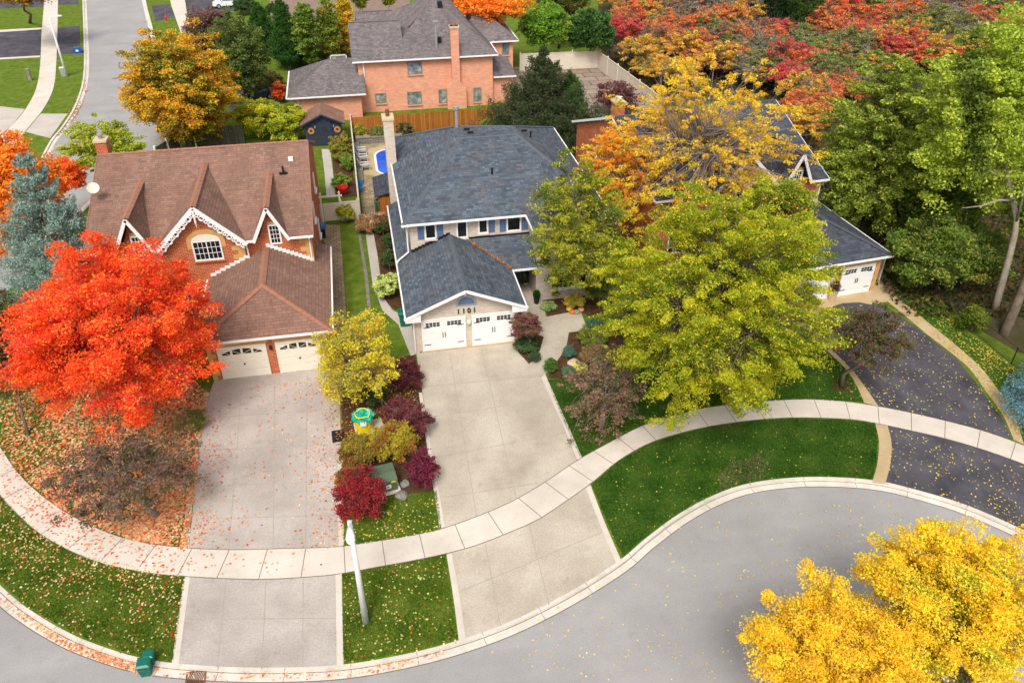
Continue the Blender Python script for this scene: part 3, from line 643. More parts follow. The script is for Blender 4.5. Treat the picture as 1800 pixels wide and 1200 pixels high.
def garage_door(parent, x0, x1, z0, z1, Y, style, mat='white', label=None):
    W_, H_ = x1-x0, z1-z0; mb = MB(); g = .014; k = 5 if style == 'carriage' else 4
    for i in range(k): mb.box(x0, x1, Y-.05, Y+.02, z0+H_*i/k+(g if i else 0), z0+H_*(i+1)/k)
    d = mb.build('garage_door', M[mat], parent, label=label)
    MB().box(x0+.01, x1-.01, Y-.028, Y+.015, z0+.02, z1-.01).build('door_core', M['grey'], d)
    if style == 'carriage':
        for cx in (x0+W_*.24, x0+W_*.76):
            for i in range(4):
                for j in range(2): MB().box(cx-.42+.215*i, cx-.42+.215*i+.18, Y-.062, Y-.045, z1-.42+.155*j, z1-.42+.155*j+.125).build('pane', M['glass'], d)
        hw = MB()
        for s, cx in ((1, x0), (-1, x1)):
            for z in (z0+H_*.2, z1-H_*.22):
                a, b = sorted((cx+s*.04, cx+s*.42)); hw.box(a, b, Y-.075, Y-.05, z, z+.035)
        hw.build('hinge_straps', M['black'], d)
        for s in (-1, 1): MB().box((x0+x1)/2+s*.07-.018, (x0+x1)/2+s*.07+.018, Y-.1, Y-.05, z0+H_*.42, z0+H_*.58).build('handle', M['black'], d)
    else:
        # arched fan lights
        cx = (x0+x1)/2
        for i in range(4):
            xa = x0+W_*(.06+.23*i); xb = xa+W_*.18; bz = z0+H_*.78
            def top(x): return bz+H_*.17*(1-((x-cx)/(W_*.5))**2)
            P = [(xa, Y-.06, bz), (xb, Y-.06, bz), (xb, Y-.06, top(xb)), ((xa+xb)/2, Y-.06, top((xa+xb)/2)), (xa, Y-.06, top(xa))]
            MB().prism(P, (0, .015, 0)).build('pane', M['glass'], d)
            fb = MB(); fb.obox(((xa+xb)/2, Y-.066, bz+.13), ((xb-xa), 0, .22*(1 if i > 1 else -1)), (0, 1, 0), W_*.2, .01, .022); fb.build('glazing_bar', M[mat], d)
        MB().box(cx-.05, cx+.05, Y-.09, Y-.05, z0+H_*.42, z0+H_*.46).build('handle', M['black'], d)
    return d

def house_gabled(root, roof, cap, wallm, full=True, style='fan', gd='cream'):
    """storey-and-a-half brick house: long gable roof, three front gables, hipped garage wing at its right"""
    x0, x1, yf, yr, yb, ze, zr = -16.75, -3.45, 46.35, 54.4, 62.45, 5.4, 8.45; sl = (zr-ze)/(yr-yf)
    ym = lambda z: yf+(z-ze)/sl
    wb = MB().box(-16.5, -3.62, 46.85, 61.95, 0, 5.3)
    wb.prism([(-3.62, 46.85, 5.3), (-3.62, 61.95, 5.3), (-3.62, 54.4, 8.16)], (-12.88, 0, 0))
    wb.box(-12.35, -7.65, 46.6, 46.85, 0, 5.2); wb.prism([(-12.35, 46.6, 5.2), (-7.65, 46.6, 5.2), (-10.0, 46.6, 7.6)], (0, .6, 0))
    wb.prism([(-6.72, 46.845, 5.2), (-5.15, 46.845, 5.2), (-5.93, 46.845, 7.2)], (0, .5, 0)); wb.prism([(-14.7, 46.845, 5.2), (-13.0, 46.845, 5.2), (-13.85, 46.845, 7.2)], (0, .5, 0))
    wall = wb.build('wall', M[wallm], root)
    gw = MB().box(-9.75, -3.1, 39.85, 46.59, 0, 2.72).box(-3.6, -3.1, 46.6, 49.3, 0, 2.7).box(-12.3, -9.76, 43.5, 46.59, 0, .25)
    gw.build('garage_wall', M[wallm], root)
    r = MB()
    P = [(x0, yf, ze)]
    for xl, xr, xc, zg in ((-14.95, -12.85, -13.88, 7.5), (-12.62, -7.42, -10.02, 7.95), (-7.0, -4.92, -5.95, 7.5)): P += [(xl, yf, ze), (xc, ym(zg), zg), (xr, yf, ze)]
    r.slab(P+[(x1, yf, ze), (x1, yr, zr), (x0, yr, zr)]); r.slab([(x1, yb, ze), (x0, yb, ze), (x0, yr, zr), (x1, yr, zr)])
    rf = r.build('roof', M[roof], root)
    g = MB(); caps = MB(); rk = MB()
    capline(caps, (x0, yr, zr+.02), (x1, yr, zr+.02))
    for xl, xr, xc, zg, yg, big in ((-12.62, -7.42, -10.02, 7.95, 46.2, 1), (-7.0, -4.92, -5.95, 7.5, 46.3, 0), (-14.95, -12.85, -13.88, 7.5, 46.3, 0)):
        zf = ze-.04; e = .03
        g.slab([(xl, yg, zf), (xl, yf, zf+.04), (xc, ym(zg)+.3, zg), (xc, yg, zg)], .12); g.slab([(xr, yf, zf+.04), (xr, yg, zf), (xc, yg, zg), (xc, ym(zg)+.3, zg)], .12)
        capline(caps, (xc, yg, zg+.03), (xc, ym(zg)-.1, zg+.03), .2)
        rake(rk, (xl-.03, yg, zf-.02), (xc, yg, zg), (0, -1, 0), .24 if big else .2, .07); rake(rk, (xc, yg, zg), (xr+.03, yg, zf-.02), (0, -1, 0), .24 if big else .2, .07)
    g.build('gable_roof', M[roof], root)
    cy0, zE, zR, xL, xR, xc, yh = 39.4, 2.85, 4.65, -10.2, -2.7, -6.4, 42.2
    zs = zE+(zR-zE)*(xR+3.6)/(xR-xc); gr = MB()
    gr.slab([(xL, cy0, zE), (xc, yh, zR), (xc, 46.75, zR), (xL, 46.75, zE)], .12)
    gr.slab([(xR, cy0, zE), (xR, 49.6, zE), (-3.62, 49.6, zs), (-3.62, 46.75, zs), (xc, 46.75, zR), (xc, yh, zR)], .12)
    gr.slab([(xL, cy0, zE), (xR, cy0, zE), (xc, yh, zR)], .12); gr.build('garage_roof', M[roof], root)
    capline(caps, (xc, yh, zR+.03), (xc, 46.7, zR+.03), .2); capline(caps, (xL, cy0, zE+.03), (xc, yh, zR+.03), .2); capline(caps, (xR, cy0, zE+.03), (xc, yh, zR+.03), .2)
    caps.build('ridge_cap', M[cap], rf)
    rk.build('bargeboard', M['white'], root)
    gt = MB(); gutter(gt, (x0, yf, ze), (-14.95, yf, ze), (0, -1, 0)); gutter(gt, (-12.85, yf, ze), (-12.62, yf, ze), (0, -1, 0)); gutter(gt, (-7.42, yf, ze), (-7.0, yf, ze), (0, -1, 0)); gutter(gt, (-4.92, yf, ze), (x1, yf, ze), (0, -1, 0))
    gutter(gt, (x0, yb, ze), (x1, yb, ze), (0, 1, 0)); gutter(gt, (xL, cy0, zE), (xR, cy0, zE), (0, -1, 0)); gutter(gt, (xR, cy0, zE), (xR, 49.6, zE), (1, 0, 0)); gutter(gt, (xL, cy0, zE), (xL, 46.6, zE), (-1, 0, 0))
    gt.build('gutter', M['white'], root)
    rk2 = MB(); rake(rk2, (x1, yf, ze), (x1, yr, zr), (1, 0, 0), .16, .04); rake(rk2, (x1, yr, zr), (x1, yb, ze), (1, 0, 0), .16, .04); rake(rk2, (x0, yf, ze), (x0, yr, zr), (-1, 0, 0), .16, .04); rake(rk2, (x0, yr, zr), (x0, yb, ze), (-1, 0, 0), .16, .04)
    rk2.build('rake_board', M['white'] if not full else M['cap_b'], root)
    # stepped white flashing where the garage roof meets the front wall
    fl = MB(); fl.mark()
    for i in range(8):
        t = .3+.7*i/8; x = xc+(-9.95-xc)*t; z = zR-(zR-zE)*abs(x-xc)/abs(xL-xc); fl.box(x-.33, x, 46.53, 46.6, z-.02, z+.15)
    fl.mark()
    for i in range(12):
        t = i/12
        x = xc+(-3.65-xc)*t; z = zR-(zR-zE)*abs(x-xc)/abs(xR-xc); fl.box(x, x+.23, 46.76, 46.85, z-.02, z+.2)
    fl.build('flashing', M['white'], root)
    dp = MB().mark(); dp.path([(-7.5, 46.42, 5.25), (-7.45, 46.5, 3.9), (-7.5, 46.45, 3.5), (-8.6, 45.6, 3.45)], [.05]*4, 8); dp.mark().path([(-3.72, 46.3, 5.25), (-3.75, 46.75, 4.9), (-3.75, 46.75, 3.5)], [.05]*3, 8)
    dp.build('downspout', M['white'], root)
    if full:                        # fretwork of rings hung under the big gable
        for sx in (-1, 1):
            fr = MB(); a = Vector((-10.02, 46.15, 7.55)); b = Vector((-10.02+sx*2.45, 46.15, 5.1))
            for i in range(11):
                t = (i+.6)/11; p = a+(b-a)*t; rr_ = .16 if i % 2 else .11
                fr.arc(p, (1, 0, 0), (0, -1, 0), rr_-.05, rr_, 0, 2*PI, .05, 14)
            rake(fr, a+Vector((0, .02, -.1)), b+Vector((0, .02, -.1)), (0, -1, 0), .05, .03, False); fr.build('fretwork', M['white'], root)
        MB().path([(-10.02, 46.12, 7.75), (-10.02, 46.12, 7.0), (-10.02, 46.12, 6.65)], [.06, .06, .01], 6).build('finial', M['white'], root)
    # windows
    wb = win(root, (-9.8, 46.6, 4.88), (1, 0, 0), (0, -1, 0), 1.7, 1.35, 'white', 'glass', 6, 3, .09, sill='brick_o' if full else 'tan', split=3)
    el = lambda rx, rz, y, n=16: [(-9.8+rx*math.cos(PI*i/n), y, 5.56+rz*math.sin(PI*i/n)) for i in range(n+1)]
    MB().prism(el(.84, .42, 46.54), (0, .06, 0)).build('arch_panel', M['cream'], wb)
    sa = MB(); I = el(.86, .44, 46.55); O = el(1.12, .72, 46.55); n = len(I)
    sa.add(I+O, [(i, i+1, n+i+1, n+i) for i in range(n-1)]); sa.add(O+[(p[0], 46.6, p[2]) for p in O], [(i, i+1, n+i+1, n+i) for i in range(n-1)])
    sa.box(-10.92, -10.67, 46.55, 46.6, 5.05, 5.56).box(-8.93, -8.68, 46.55, 46.6, 5.05, 5.56).build('stone_arch', M['tan'], root)
    for xx in (-5.75, -13.7):
        w2 = win(root, (xx, 46.84, 5.45), (1, 0, 0), (0, -1, 0), .72, 1.35, 'white', 'glass', 3, 4, .1)
        MB().box(xx-.36, xx+.36, 46.8, 46.845, 6.14, 6.32).build('lintel', M['tan'], w2)
    q = MB()
    for X, Yq, s in ((-7.65, 46.6, -1), (-3.62, 46.85, -1)):
        q.mark(); z = 3.2; k = 0
        while z < 5.1: wq = .75 if k % 2 else .42; a, b = sorted((X, X+s*wq)); q.box(a, b, Yq-.03, Yq, z, z+.3); z += .3; k += 1
    for xq in (-9.75, -3.1):
        q.mark(); z = 0; k = 0
        while z < 2.5:
            wq = (.5 if k % 2 else .3)*.9; a, b = sorted((xq, xq+(wq if xq < -5 else -wq))); q.box(a, b, 39.82, 39.85, z, z+.3); z += .3; k += 1
    q.build('quoins', M['tan'], root)
    for a, b in ((-9.2, -6.5), (-6.0, -3.5)):
        gdr = garage_door(root, a+.1, b-.1, .02, 2.12, 39.84, style, gd)
        MB().box(a, a+.1, 39.78, 39.85, 0, 2.12).box(b-.1, b, 39.78, 39.85, 0, 2.12).box(a, b, 39.78, 39.85, 2.12, 2.2).build('door_frame', M[gd], gdr)
        MB().prism([(a-.12, 39.81, 2.2), (b+.12, 39.81, 2.2), (b+.12, 39.81, 2.5), ((a+b)/2, 39.81, 2.62), (a-.12, 39.81, 2.5)], (0, .04, 0)).build('stone_lintel', M['tan'], gdr)
    wl = MB().lathe((-6.25, 39.72, 1.75), [(.03, 0), (.09, .06), (.1, .2), (.04, .3)], 8); wl.build('wall_lamp', M['black'], root)
    # entrance and side windows
    dr = MB().box(-11.6, -10.6, 46.52, 46.6, .25, 2.35).build('front_door', M['teal'], root); MB().box(-11.7, -11.6, 46.5, 46.6, .25, 2.4).box(-10.6, -10.5, 46.5, 46.6, .25, 2.4).build('door_frame', M['white'], dr)
    win(root, (-14.3, 46.85, 1.7), (1, 0, 0), (0, -1, 0), 1.8, 1.4, 'white', 'glass', 4, 3, sill='tan')
    for yy, zz in ((52, 4.3), (57, 4.3), (55, 1.6)):
        win(root, (-3.62, yy, zz), (0, 1, 0), (1, 0, 0), .9, 1.2, 'white', 'glass', 2, 2, sill='white')
        win(root, (-16.5, yy, zz), (0, 1, 0), (-1, 0, 0), .9, 1.2, 'cream', 'glass', 2, 2, sill='tan')
    cX, cY, cZ = (-17.0, 56.7, 8.55) if full else (-15.9, 55.4, 9.1)
    ch = MB().box(cX-.36, cX+.36, cY-.42, cY+.42, 0, cZ).build('chimney', M[wallm], root); MB().box(cX-.43, cX+.43, cY-.49, cY+.49, cZ, cZ+.13).build('chimney_cap', M['clay'], ch)
    MB().lathe((cX, cY, cZ+.13), [(.13, 0), (.13, .2), (.2, .22), (.2, .32), (.05, .36)] if full else [(.12, 0), (.12, .22), (.3, .23), (.3, .27), (.1, .29)], 14 if full else 4).build('flue', M['grey'] if full else M['white'], ch)
def yaw(root, a): root.rotation_euler = (0, 0, a)

h1 = empty('detached_house', (-10.0, 46.5, 0), 'orange brick house with a brown roof and white fretwork gable behind the red maple', 'house')
house_gabled(h1, 'sh_b', 'cap_b', 'brick_o')
v = MB().path([(-5.1, 51.6, 7.25), (-5.1, 51.6, 7.85)], [.07, .07], 8).box(-5.35, -4.85, 51.45, 51.55, 7.3, 7.5); v.build('roof_vent', M['black'], h1)
MB().box(-4.75, -4.45, 52.6, 52.9, 7.75, 7.98).build('roof_vent', M['white'], h1)
sdish = MB(); c0 = Vector(aty(168, 333, 50.5)); sdish.tube(c0+Vector((.2, 0, -.3)), c0, .03); 
nrm = Vector((.2, -.75, .75)).normalized(); a_ = nrm.orthogonal().normalized(); b_ = nrm.cross(a_); ring = []
c0 += Vector((-.05, -.2, .15))
for k in range(4):
    rr_ = .36*k/3; ring.append([c0+nrm*(.12*(k/3)**2)+(a_*math.cos(2*PI*i/18)+b_*math.sin(2*PI*i/18))*max(rr_, .01) for i in range(18)])
vs = [p for r_ in ring for p in r_]; fs = [(k*18+i, k*18+(i+1) % 18, (k+1)*18+(i+1) % 18, (k+1)*18+i) for k in range(3) for i in range(18)]
sdish.add(vs, fs); sdish.build('satellite_dish', M['beige'], h1, smooth=False)

h3 = empty('detached_house', (-10.0, 46.5, 0), 'orange brick house with a dark grey roof half hidden behind the yellow and green trees', 'house')
house_gabled(h3, 'sh_d', 'cap_d', 'brick_o', False, 'carriage', 'white')
h3.location = (25.5, 47.7, 0); yaw(h3, math.radians(5.5))

# ---- middle house
h2 = empty('detached_house', (8.0, 46.9, 0), 'cream brick house with slate blue roof and blue shutters, numbered 1101 over the garage', 'house')
wb = MB().box(2.5, 14.9, 46.95, 61.1, 0, 5.42).box(10.3, 14.9, 44.75, 46.94, 0, 5.42); wb.build('wall', M['brick_w'], h2)
gw = MB().box(2.0, 8.2, 40.4, 46.94, 0, 2.75).box(2.0, 2.49, 46.94, 54.9, 0, 2.75); gw.prism([(2.0, 40.4, 2.75), (8.2, 40.4, 2.75), (8.2, 40.4, 2.83), (5.05, 40.4, 4.12), (2.0, 40.4, 2.83)], (0, .3, 0)); gw.build('garage_wall', M['brick_w'], h2)
ze = 5.5
FL, FRv, A_, J_, K_ = (2.1, 46.45, ze), (9.95, 46.45, ze), (6.85, 56.3, 8.05), (6.8, 53.8, 8.05), (10.85, 54.0, 8.0)
BL, BR, FR, WR = (2.1, 61.6, ze), (15.3, 61.6, ze), (15.3, 44.3, ze), (12.6, 47.9, 7.0)
K2 = (10.85, 55.6, 8.0); VT = (12.6, 51.0, 7.0)
r = MB(); r.slab([FL, J_, A_, BL]); r.slab([FL, (10.0, 46.45, ze), (12.62, 50.95, 7.02), K_, J_])
r.slab([J_, K_, K2, A_], .1); r.slab([BL, A_, K2, BR]); r.slab([(15.3, 46.45, ze), BR, K2, K_, (12.62, 50.95, 7.02)])
wf = (12.62, 46.9, 7.02)
r.slab([(9.95, 44.3, ze), (9.95, 46.45, ze), (12.62, 51.2, 7.02), wf]); r.slab([FR, (15.3, 50.0, ze), (12.62, 51.2, 7.02), wf]); r.slab([(9.95, 44.3, ze), FR, wf])
rf = r.build('roof', M['sh_g'], h2)
caps = MB()
for a, b in ((FL, J_), (J_, A_), (J_, K_), (BL, A_), (A_, K2), (K2, BR), (K_, K2), (K_, (12.62, 50.95, 7.02)), ((9.95, 44.3, ze), wf), (FR, wf), (wf, (12.62, 51.2, 7.02))):
    capline(caps, (a[0], a[1], a[2]+.02), (b[0], b[1], b[2]+.02), .16)
caps.build('ridge_cap', M['cap_g'], rf)
s = 1.5/3.55; zw = 2.8+s*1.0
g = MB(); g.slab([(1.5, 39.85, 2.8), (5.05, 39.85, 4.3), (5.05, 46.94, 4.3), (2.5, 46.94, zw), (2.5, 55.3, zw), (1.5, 55.3, 2.8)], .12)
g.slab([(8.6, 39.85, 2.8), (8.6, 44.3, 2.8), (6.0, 46.94, 3.9), (5.05, 46.94, 4.3), (5.05, 39.85, 4.3)], .12)
gr_ = g.build('garage_roof', M['sh_g'], h2)
MB().slab([(8.6, 44.3, 2.8), (10.28, 44.3, 2.8), (10.28, 46.94, 3.9), (6.0, 46.94, 3.9)], .12).build('porch_roof', M['sh_g'], h2)
capline(MB(), (5.05, 39.9, 4.33), (5.05, 46.9, 4.33), .16).build('ridge_cap', M['cap_g'], gr_)
gt = MB(); gutter(gt, (1.95, 46.45, ze), (9.95, 46.45, ze), (0, -1, 0)); gutter(gt, (2.1, 46.3, ze), (2.1, 61.7, ze), (-1, 0, 0)); gutter(gt, (9.95, 44.3, ze), (9.95, 46.4, ze), (-1, 0, 0)); gutter(gt, (9.95, 44.3, ze), (15.3, 44.3, ze), (0, -1, 0)); gutter(gt, (15.3, 44.3, ze), (15.3, 61.6, ze), (1, 0, 0)); gutter(gt, (2.1, 61.6, ze), (15.3, 61.6, ze), (0, 1, 0))
gutter(gt, (1.5, 39.85, 2.8), (1.5, 55.3, 2.8), (-1, 0, 0), .09); gutter(gt, (8.6, 39.85, 2.8), (8.6, 44.3, 2.8), (1, 0, 0), .09); gutter(gt, (8.7, 44.3, 2.8), (10.28, 44.3, 2.8), (0, -1, 0), .09); gt.build('gutter', M['white'], h2)
# eave soffits
sf = MB().box(2.1, 9.95, 46.4, 46.95, 5.36, 5.4).box(1.55, 2.0, 39.95, 55.2, 2.66, 2.7).box(8.2, 8.55, 39.95, 44.3, 2.66, 2.7); sf.build('soffit', M['white'], h2)
rk = MB(); rake(rk, (1.4, 39.83, 2.78), (5.05, 39.83, 4.32), (0, -1, 0), .17, .06); rake(rk, (5.05, 39.83, 4.32), (8.7, 39.83, 2.78), (0, -1, 0), .17, .06); rk.mark().prism([(1.45, 39.78, 2.5), (2.35, 39.78, 2.5), (2.35, 39.78, 2.95), (1.45, 39.78, 2.62)], (0, .1, 0)); rk.mark().prism([(7.75, 39.78, 2.5), (8.65, 39.78, 2.5), (8.65, 39.78, 2.62), (7.75, 39.78, 2.95)], (0, .1, 0)); rk.build('bargeboard', M['white'], h2)
fl = MB().mark()
for i in range(11):
    t = i/11; x = 5.05-(2.55)*t; z = 4.3-s*(5.05-x); fl.box(x-.25, x, 46.88, 46.95, z-.02, z+.15)
fl.mark().box(6.0, 10.28, 46.88, 46.95, 3.9, 4.0); fl.build('flashing', M['black'], h2)
dp = MB().mark().path([(2.25, 46.4, 5.4), (2.3, 46.85, 5.0), (2.3, 46.85, 3.35), (1.6, 46.5, 3.0), (1.45, 46.5, 2.7)], [.055]*5, 8); dp.mark().path([(1.9, 40.2, 2.7), (1.93, 40.3, 2.3), (1.93, 40.3, .1)], [.05]*3, 8); dp.build('downspout', M['white'], h2)
def fw(px0, px1, py0, py1, Y):
    a = aty(px0, (py0+py1)/2, Y); b = aty(px1, (py0+py1)/2, Y); t = aty((px0+px1)/2, py0, Y); d = aty((px0+px1)/2, py1, Y); return (a[0]+b[0])/2, (t[2]+d[2])/2, b[0]-a[0], t[2]-d[2]
for (a, b, c_, d), sh in (((746, 767, 393, 420), (735, 777)), ((802, 822, 387, 418), ()), ((840, 858, 384, 410), (868,)), ((890, 916, 378, 406), (884, 922))):
    x, z, wd, ht = fw(a, b, c_, d, 46.95); wn = win(h2, (x, 46.95, z), (1, 0, 0), (0, -1, 0), wd*.98, ht*.98, 'white', 'glass', sill='brick_w', fr=.09)
    for sx in sh:
        xs = aty(sx, (c_+d)/2, 46.95)[0]; xs = x+(1 if xs > x else -1)*(wd/2+.24); m = MB(); m.box(xs-.2, xs+.2, 46.9, 46.95, z-ht*.46, z+ht*.46)
        for i in range(12): m.obox((xs, 46.895, z-ht*.42+ht*.84*(i+.5)/12), (1, 0, 0), (0, -1, .5), .3, .012, ht*.05)
        m.build('shutter', M['blue'], h2)
for a, b in ((2.4, 5.0), (5.42, 8.0)):
    gdr = garage_door(h2, a+.07, b-.07, .02, 2.15, 40.4, 'carriage'); MB().box(a-.03, a+.07, 40.32, 40.4, 0, 2.15).box(b-.07, b+.03, 40.32, 40.4, 0, 2.15).box(a-.03, b+.03, 40.32, 40.4, 2.15, 2.24).build('door_frame', M['white'], gdr)
MB().box(2.3, 8.1, 40.24, 40.4, -.02, .05).build('threshold', M['stonepath'], h2)
MB().lathe((5.21, 40.27, 1.72), [(.05, 0), (.13, .05), (.14, .22), (.06, .3)], 10).build('wall_lamp', M['cream'], h2)
fan = MB().arc((5.1, 40.4, 3.05), (1, 0, 0), (0, -1, 0), .5, .62, 0, PI, .05, 16).box(4.48, 5.72, 40.34, 40.4, 2.97, 3.05).build('fanlight', M['grey'], h2)
MB().arc((5.1, 40.4, 3.05), (1, 0, 0), (0, -1, 0), .01, .5, 0, PI, .03, 16).build('pane', M['blue'], fan)
MB().arc((5.05, 40.37, 3.72), (1, 0, 0), (0, -1, 0), .01, .09, 0, 2*PI, .04, 12).build('gable_light', M['white'], h2)
fc = bpy.data.curves.new('house_number', 'FONT'); fc.body = '1101'; fc.size = .44; fc.align_x = 'CENTER'; fc.extrude = .02; fc.space_character = 1.45; fc.offset = .012
to = bpy.data.objects.new('tmp', fc); COL.objects.link(to); dg_ = bpy.context.evaluated_depsgraph_get(); me = bpy.data.meshes.new_from_object(to.evaluated_get(dg_)); bpy.data.objects.remove(to)
hn = bpy.data.objects.new('house_number', me); COL.objects.link(hn); me.materials.clear(); me.materials.append(M['black']); hn.parent = h2; hn.location = (5.1-8.0, 40.36-46.9, 2.45); hn.rotation_euler = (PI/2, 0, 0)
dr = MB().box(8.75, 9.75, 46.85, 46.95, .15, 2.25).build('front_door', M['teal'], h2); MB().box(8.6, 8.75, 46.82, 46.95, .1, 2.35).box(9.75, 9.9, 46.82, 46.95, .1, 2.35).box(8.6, 9.9, 46.82, 46.95, 2.25, 2.4).build('door_frame', M['black'], dr)
MB().box(9.9, 10.28, 46.86, 46.94, .15, 2.3).build('sidelight', M['glass'], dr)
win(h2, (12.5, 44.75, 1.55), (1, 0, 0), (0, -1, 0), 2.4, 1.5, 'white', 'glass', 3, 1, sill='white'); win(h2, (12.5, 44.75, 4.4), (1, 0, 0), (0, -1, 0), 1.8, 1.3, 'white', 'glass', 2, 1, sill='white')
win(h2, (2.5, 50.0, 4.4), (0, 1, 0), (-1, 0, 0), .9, 1.1, 'white', 'glass', sill='white')
ch = MB().box(1.75, 2.45, 56.3, 57.4, 0, 8.75).build('chimney', M['brick_w'], h2); MB().box(1.68, 2.52, 56.23, 57.47, 8.75, 8.9).build('chimney_cap', M['clay'], ch); MB().lathe((2.1, 56.85, 8.9), [(.14, 0), (.14, .45), (.1, .5)], 10).build('flue', M['rust'], ch)
c = aty(803, 222, 56.0); MB().path([(c[0], 56.0, 7.9), (c[0], 56.0, 9.35)], [.13, .13], 10).lathe((c[0], 56, 9.35), [(.2, 0), (.2, .2), (.1, .25)], 10).build('roof_pipe', M['grey'], h2)
for x, y, z in ((8.4, 50.2, 6.8), (12.0, 54.8, 7.4)): MB().tube((x, y, z), (x, y, z+.45), .07).build('roof_vent', M['black'], h2)
for x, y, z in ((7.3, 55.3, 8.05), (7.45, 54.6, 8.05), (11.3, 54.6, 7.9)): MB().box(x, x+.4, y, y+.16, z, z+.14).build('roof_vent', M['black'], h2)

# ---- pink brick house at the back
h4 = empty('detached_house', (7.0, 84.1, 0), 'salmon brick house with taupe roof and tall chimney beyond the cedar fence', 'house')
wb = MB().box(.6, 14.3, 84.1, 99, 0, 5.2).box(13.0, 17.4, 89.0, 98, 0, 5.1).box(14.31, 16.4, 84.6, 89, 0, 2.7); wb.prism([(.6, 84.1, 5.2), (.6, 93.5, 5.2), (.6, 88.9, 7.5)], (1.5, 0, 0)); wb.prism([(1.3, 91, 5.2), (1.3, 98.9, 5.2), (1.3, 95.2, 7.3)], (1, 0, 0)); wb.build('wall', M['brick_p'], h4)
MB().box(-6.1, .59, 82.3, 90.3, 0, 2.6).build('garage_wall', M['brick_p'], h4)
r = MB(); E = 5.3; PK = (9.2, 92.6, 9.3); PB = (10.4, 95, 9.3)
r.slab([(.1, 83.7, E), (5.4, 83.7, E), (5.4, 88.9, 7.9), (.1, 88.9, 7.9)]); r.slab([(5.4, 88.9, 7.9), (.1, 88.9, 7.9), (.1, 93.0, 5.9), (5.4, 93.0, 5.9)])
r.slab([(3.6, 83.68, E), (14.75, 83.68, E), PK]); r.slab([(14.75, 83.7, E), (14.75, 99.4, E), PB, PK]); r.slab([(14.75, 99.4, E), (1.8, 99.4, E), PB]); r.slab([(3.6, 83.68, E), PK, PB, (1.8, 99.4, E)])
r.slab([(1.0, 90.6, E), (6, 90.6, E), (6, 95.2, 7.5), (1.0, 95.2, 7.5)]); r.slab([(1.0, 95.2, 7.5), (6, 95.2, 7.5), (6, 99.6, E), (1.0, 99.6, E)])
r.slab([(12.5, 88.6, E), (17.85, 88.6, E), (15.2, 92.5, 7.2), (11.5, 92.5, 7.2)]); r.slab([(17.85, 88.6, E), (17.85, 98.4, E), (15.2, 94, 7.2), (15.2, 92.5, 7.2)])
rf = r.build('roof', M['sh_p'], h4)
caps = MB()
for a, b in (((14.75, 83.7, E), PK), (PK, PB), ((.1, 88.9, 7.9), (5.4, 88.9, 7.9)), ((1.0, 95.2, 7.5), (5, 95.2, 7.5)), ((17.85, 88.6, E), (15.2, 92.5, 7.2)), (PB, (14.75, 99.4, E)), ((15.2, 92.5, 7.2), (12.5, 92.5, 7.2)), ((6.2, 88.4, 7.4), PK)): capline(caps, (a[0], a[1], a[2]+.03), (b[0], b[1], b[2]+.03), .2)
caps.build('ridge_cap', M['cap_p'], rf)
g = MB(); g.slab([(-6.55, 81.8, 2.7), (1.1, 81.8, 2.7), (1.1, 84.0, 4.0), (.55, 86.4, 5.0), (-2.3, 86.4, 5.0)], .12); g.slab([(-6.55, 81.8, 2.7), (-2.3, 86.4, 5.0), (-6.55, 91, 2.7)], .12); g.slab([(-6.55, 91, 2.7), (-2.3, 86.4, 5.0), (.55, 86.4, 5.0), (.55, 91, 2.7)], .12); g.build('garage_roof', M['sh_p'], h4)
MB().slab([(14.3, 84.2, 2.9), (16.8, 84.2, 2.9), (16.8, 89.0, 3.5), (14.3, 88.9, 4.4)], .12).build('bay_roof', M['sh_p'], h4)
gt = MB(); gutter(gt, (.1, 83.7, E), (14.75, 83.66, E), (0, -1, 0), .14); gutter(gt, (-6.55, 81.8, 2.7), (1.1, 81.8, 2.7), (0, -1, 0), .14); gutter(gt, (14.75, 83.7, E), (14.75, 88.6, E), (1, 0, 0), .14); gutter(gt, (14.8, 88.6, E), (17.85, 88.6, E), (0, -1, 0), .14); gutter(gt, (17.85, 88.6, E), (17.85, 98.4, E), (1, 0, 0), .14); gutter(gt, (-6.55, 81.8, 2.7), (-6.55, 91, 2.7), (-1, 0, 0), .14); gutter(gt, (14.4, 84.2, 2.9), (16.8, 84.2, 2.9), (0, -1, 0), .14); gt.build('gutter', M['white'], h4)
dp = MB().mark().path([(1.15, 84.0, 5.2), (1.2, 84.05, 2.9)], [.07, .07], 6).mark().path([(-5.6, 82.2, 2.6), (-5.5, 82.25, .1)], [.06, .06], 6); dp.build('downspout', M['white'], h4)
for a, b, c_, d, gl in ((716, 742, 108, 131, 'glass_l'), (716, 741, 161, 184, 'glass_l'), (660, 679, 164, 182, 'glass_l'), (771, 786, 157, 182, 'glass_l'), (832, 846, 154, 179, 'glass_l')):
    x, z, wd, ht = fw(a, b, c_, d, 84.1); win(h4, (x, 84.1, z), (1, 0, 0), (0, -1, 0), wd, ht, 'stone', gl, sill='brick_p', fr=.1)
x, z, wd, ht = fw(882, 895, 75, 97, 89.0); win(h4, (x, 89.0, z), (1, 0, 0), (0, -1, 0), wd, ht, 'stone', 'glass_l', sill='brick_p', fr=.1)
ch = MB().box(9.4, 11.4, 83.45, 84.1, 0, 2.2).box(10.0, 10.8, 83.45, 84.1, 2.2, 8.3); ch.prism([(9.42, 83.46, 2.2), (10.01, 83.46, 2.2), (10.01, 83.46, 2.8)], (0, .62, 0)); ch.prism([(10.79, 83.46, 2.2), (11.38, 83.46, 2.2), (10.79, 83.46, 2.8)], (0, .62, 0)); ch = ch.build('chimney', M['brick_p'], h4)
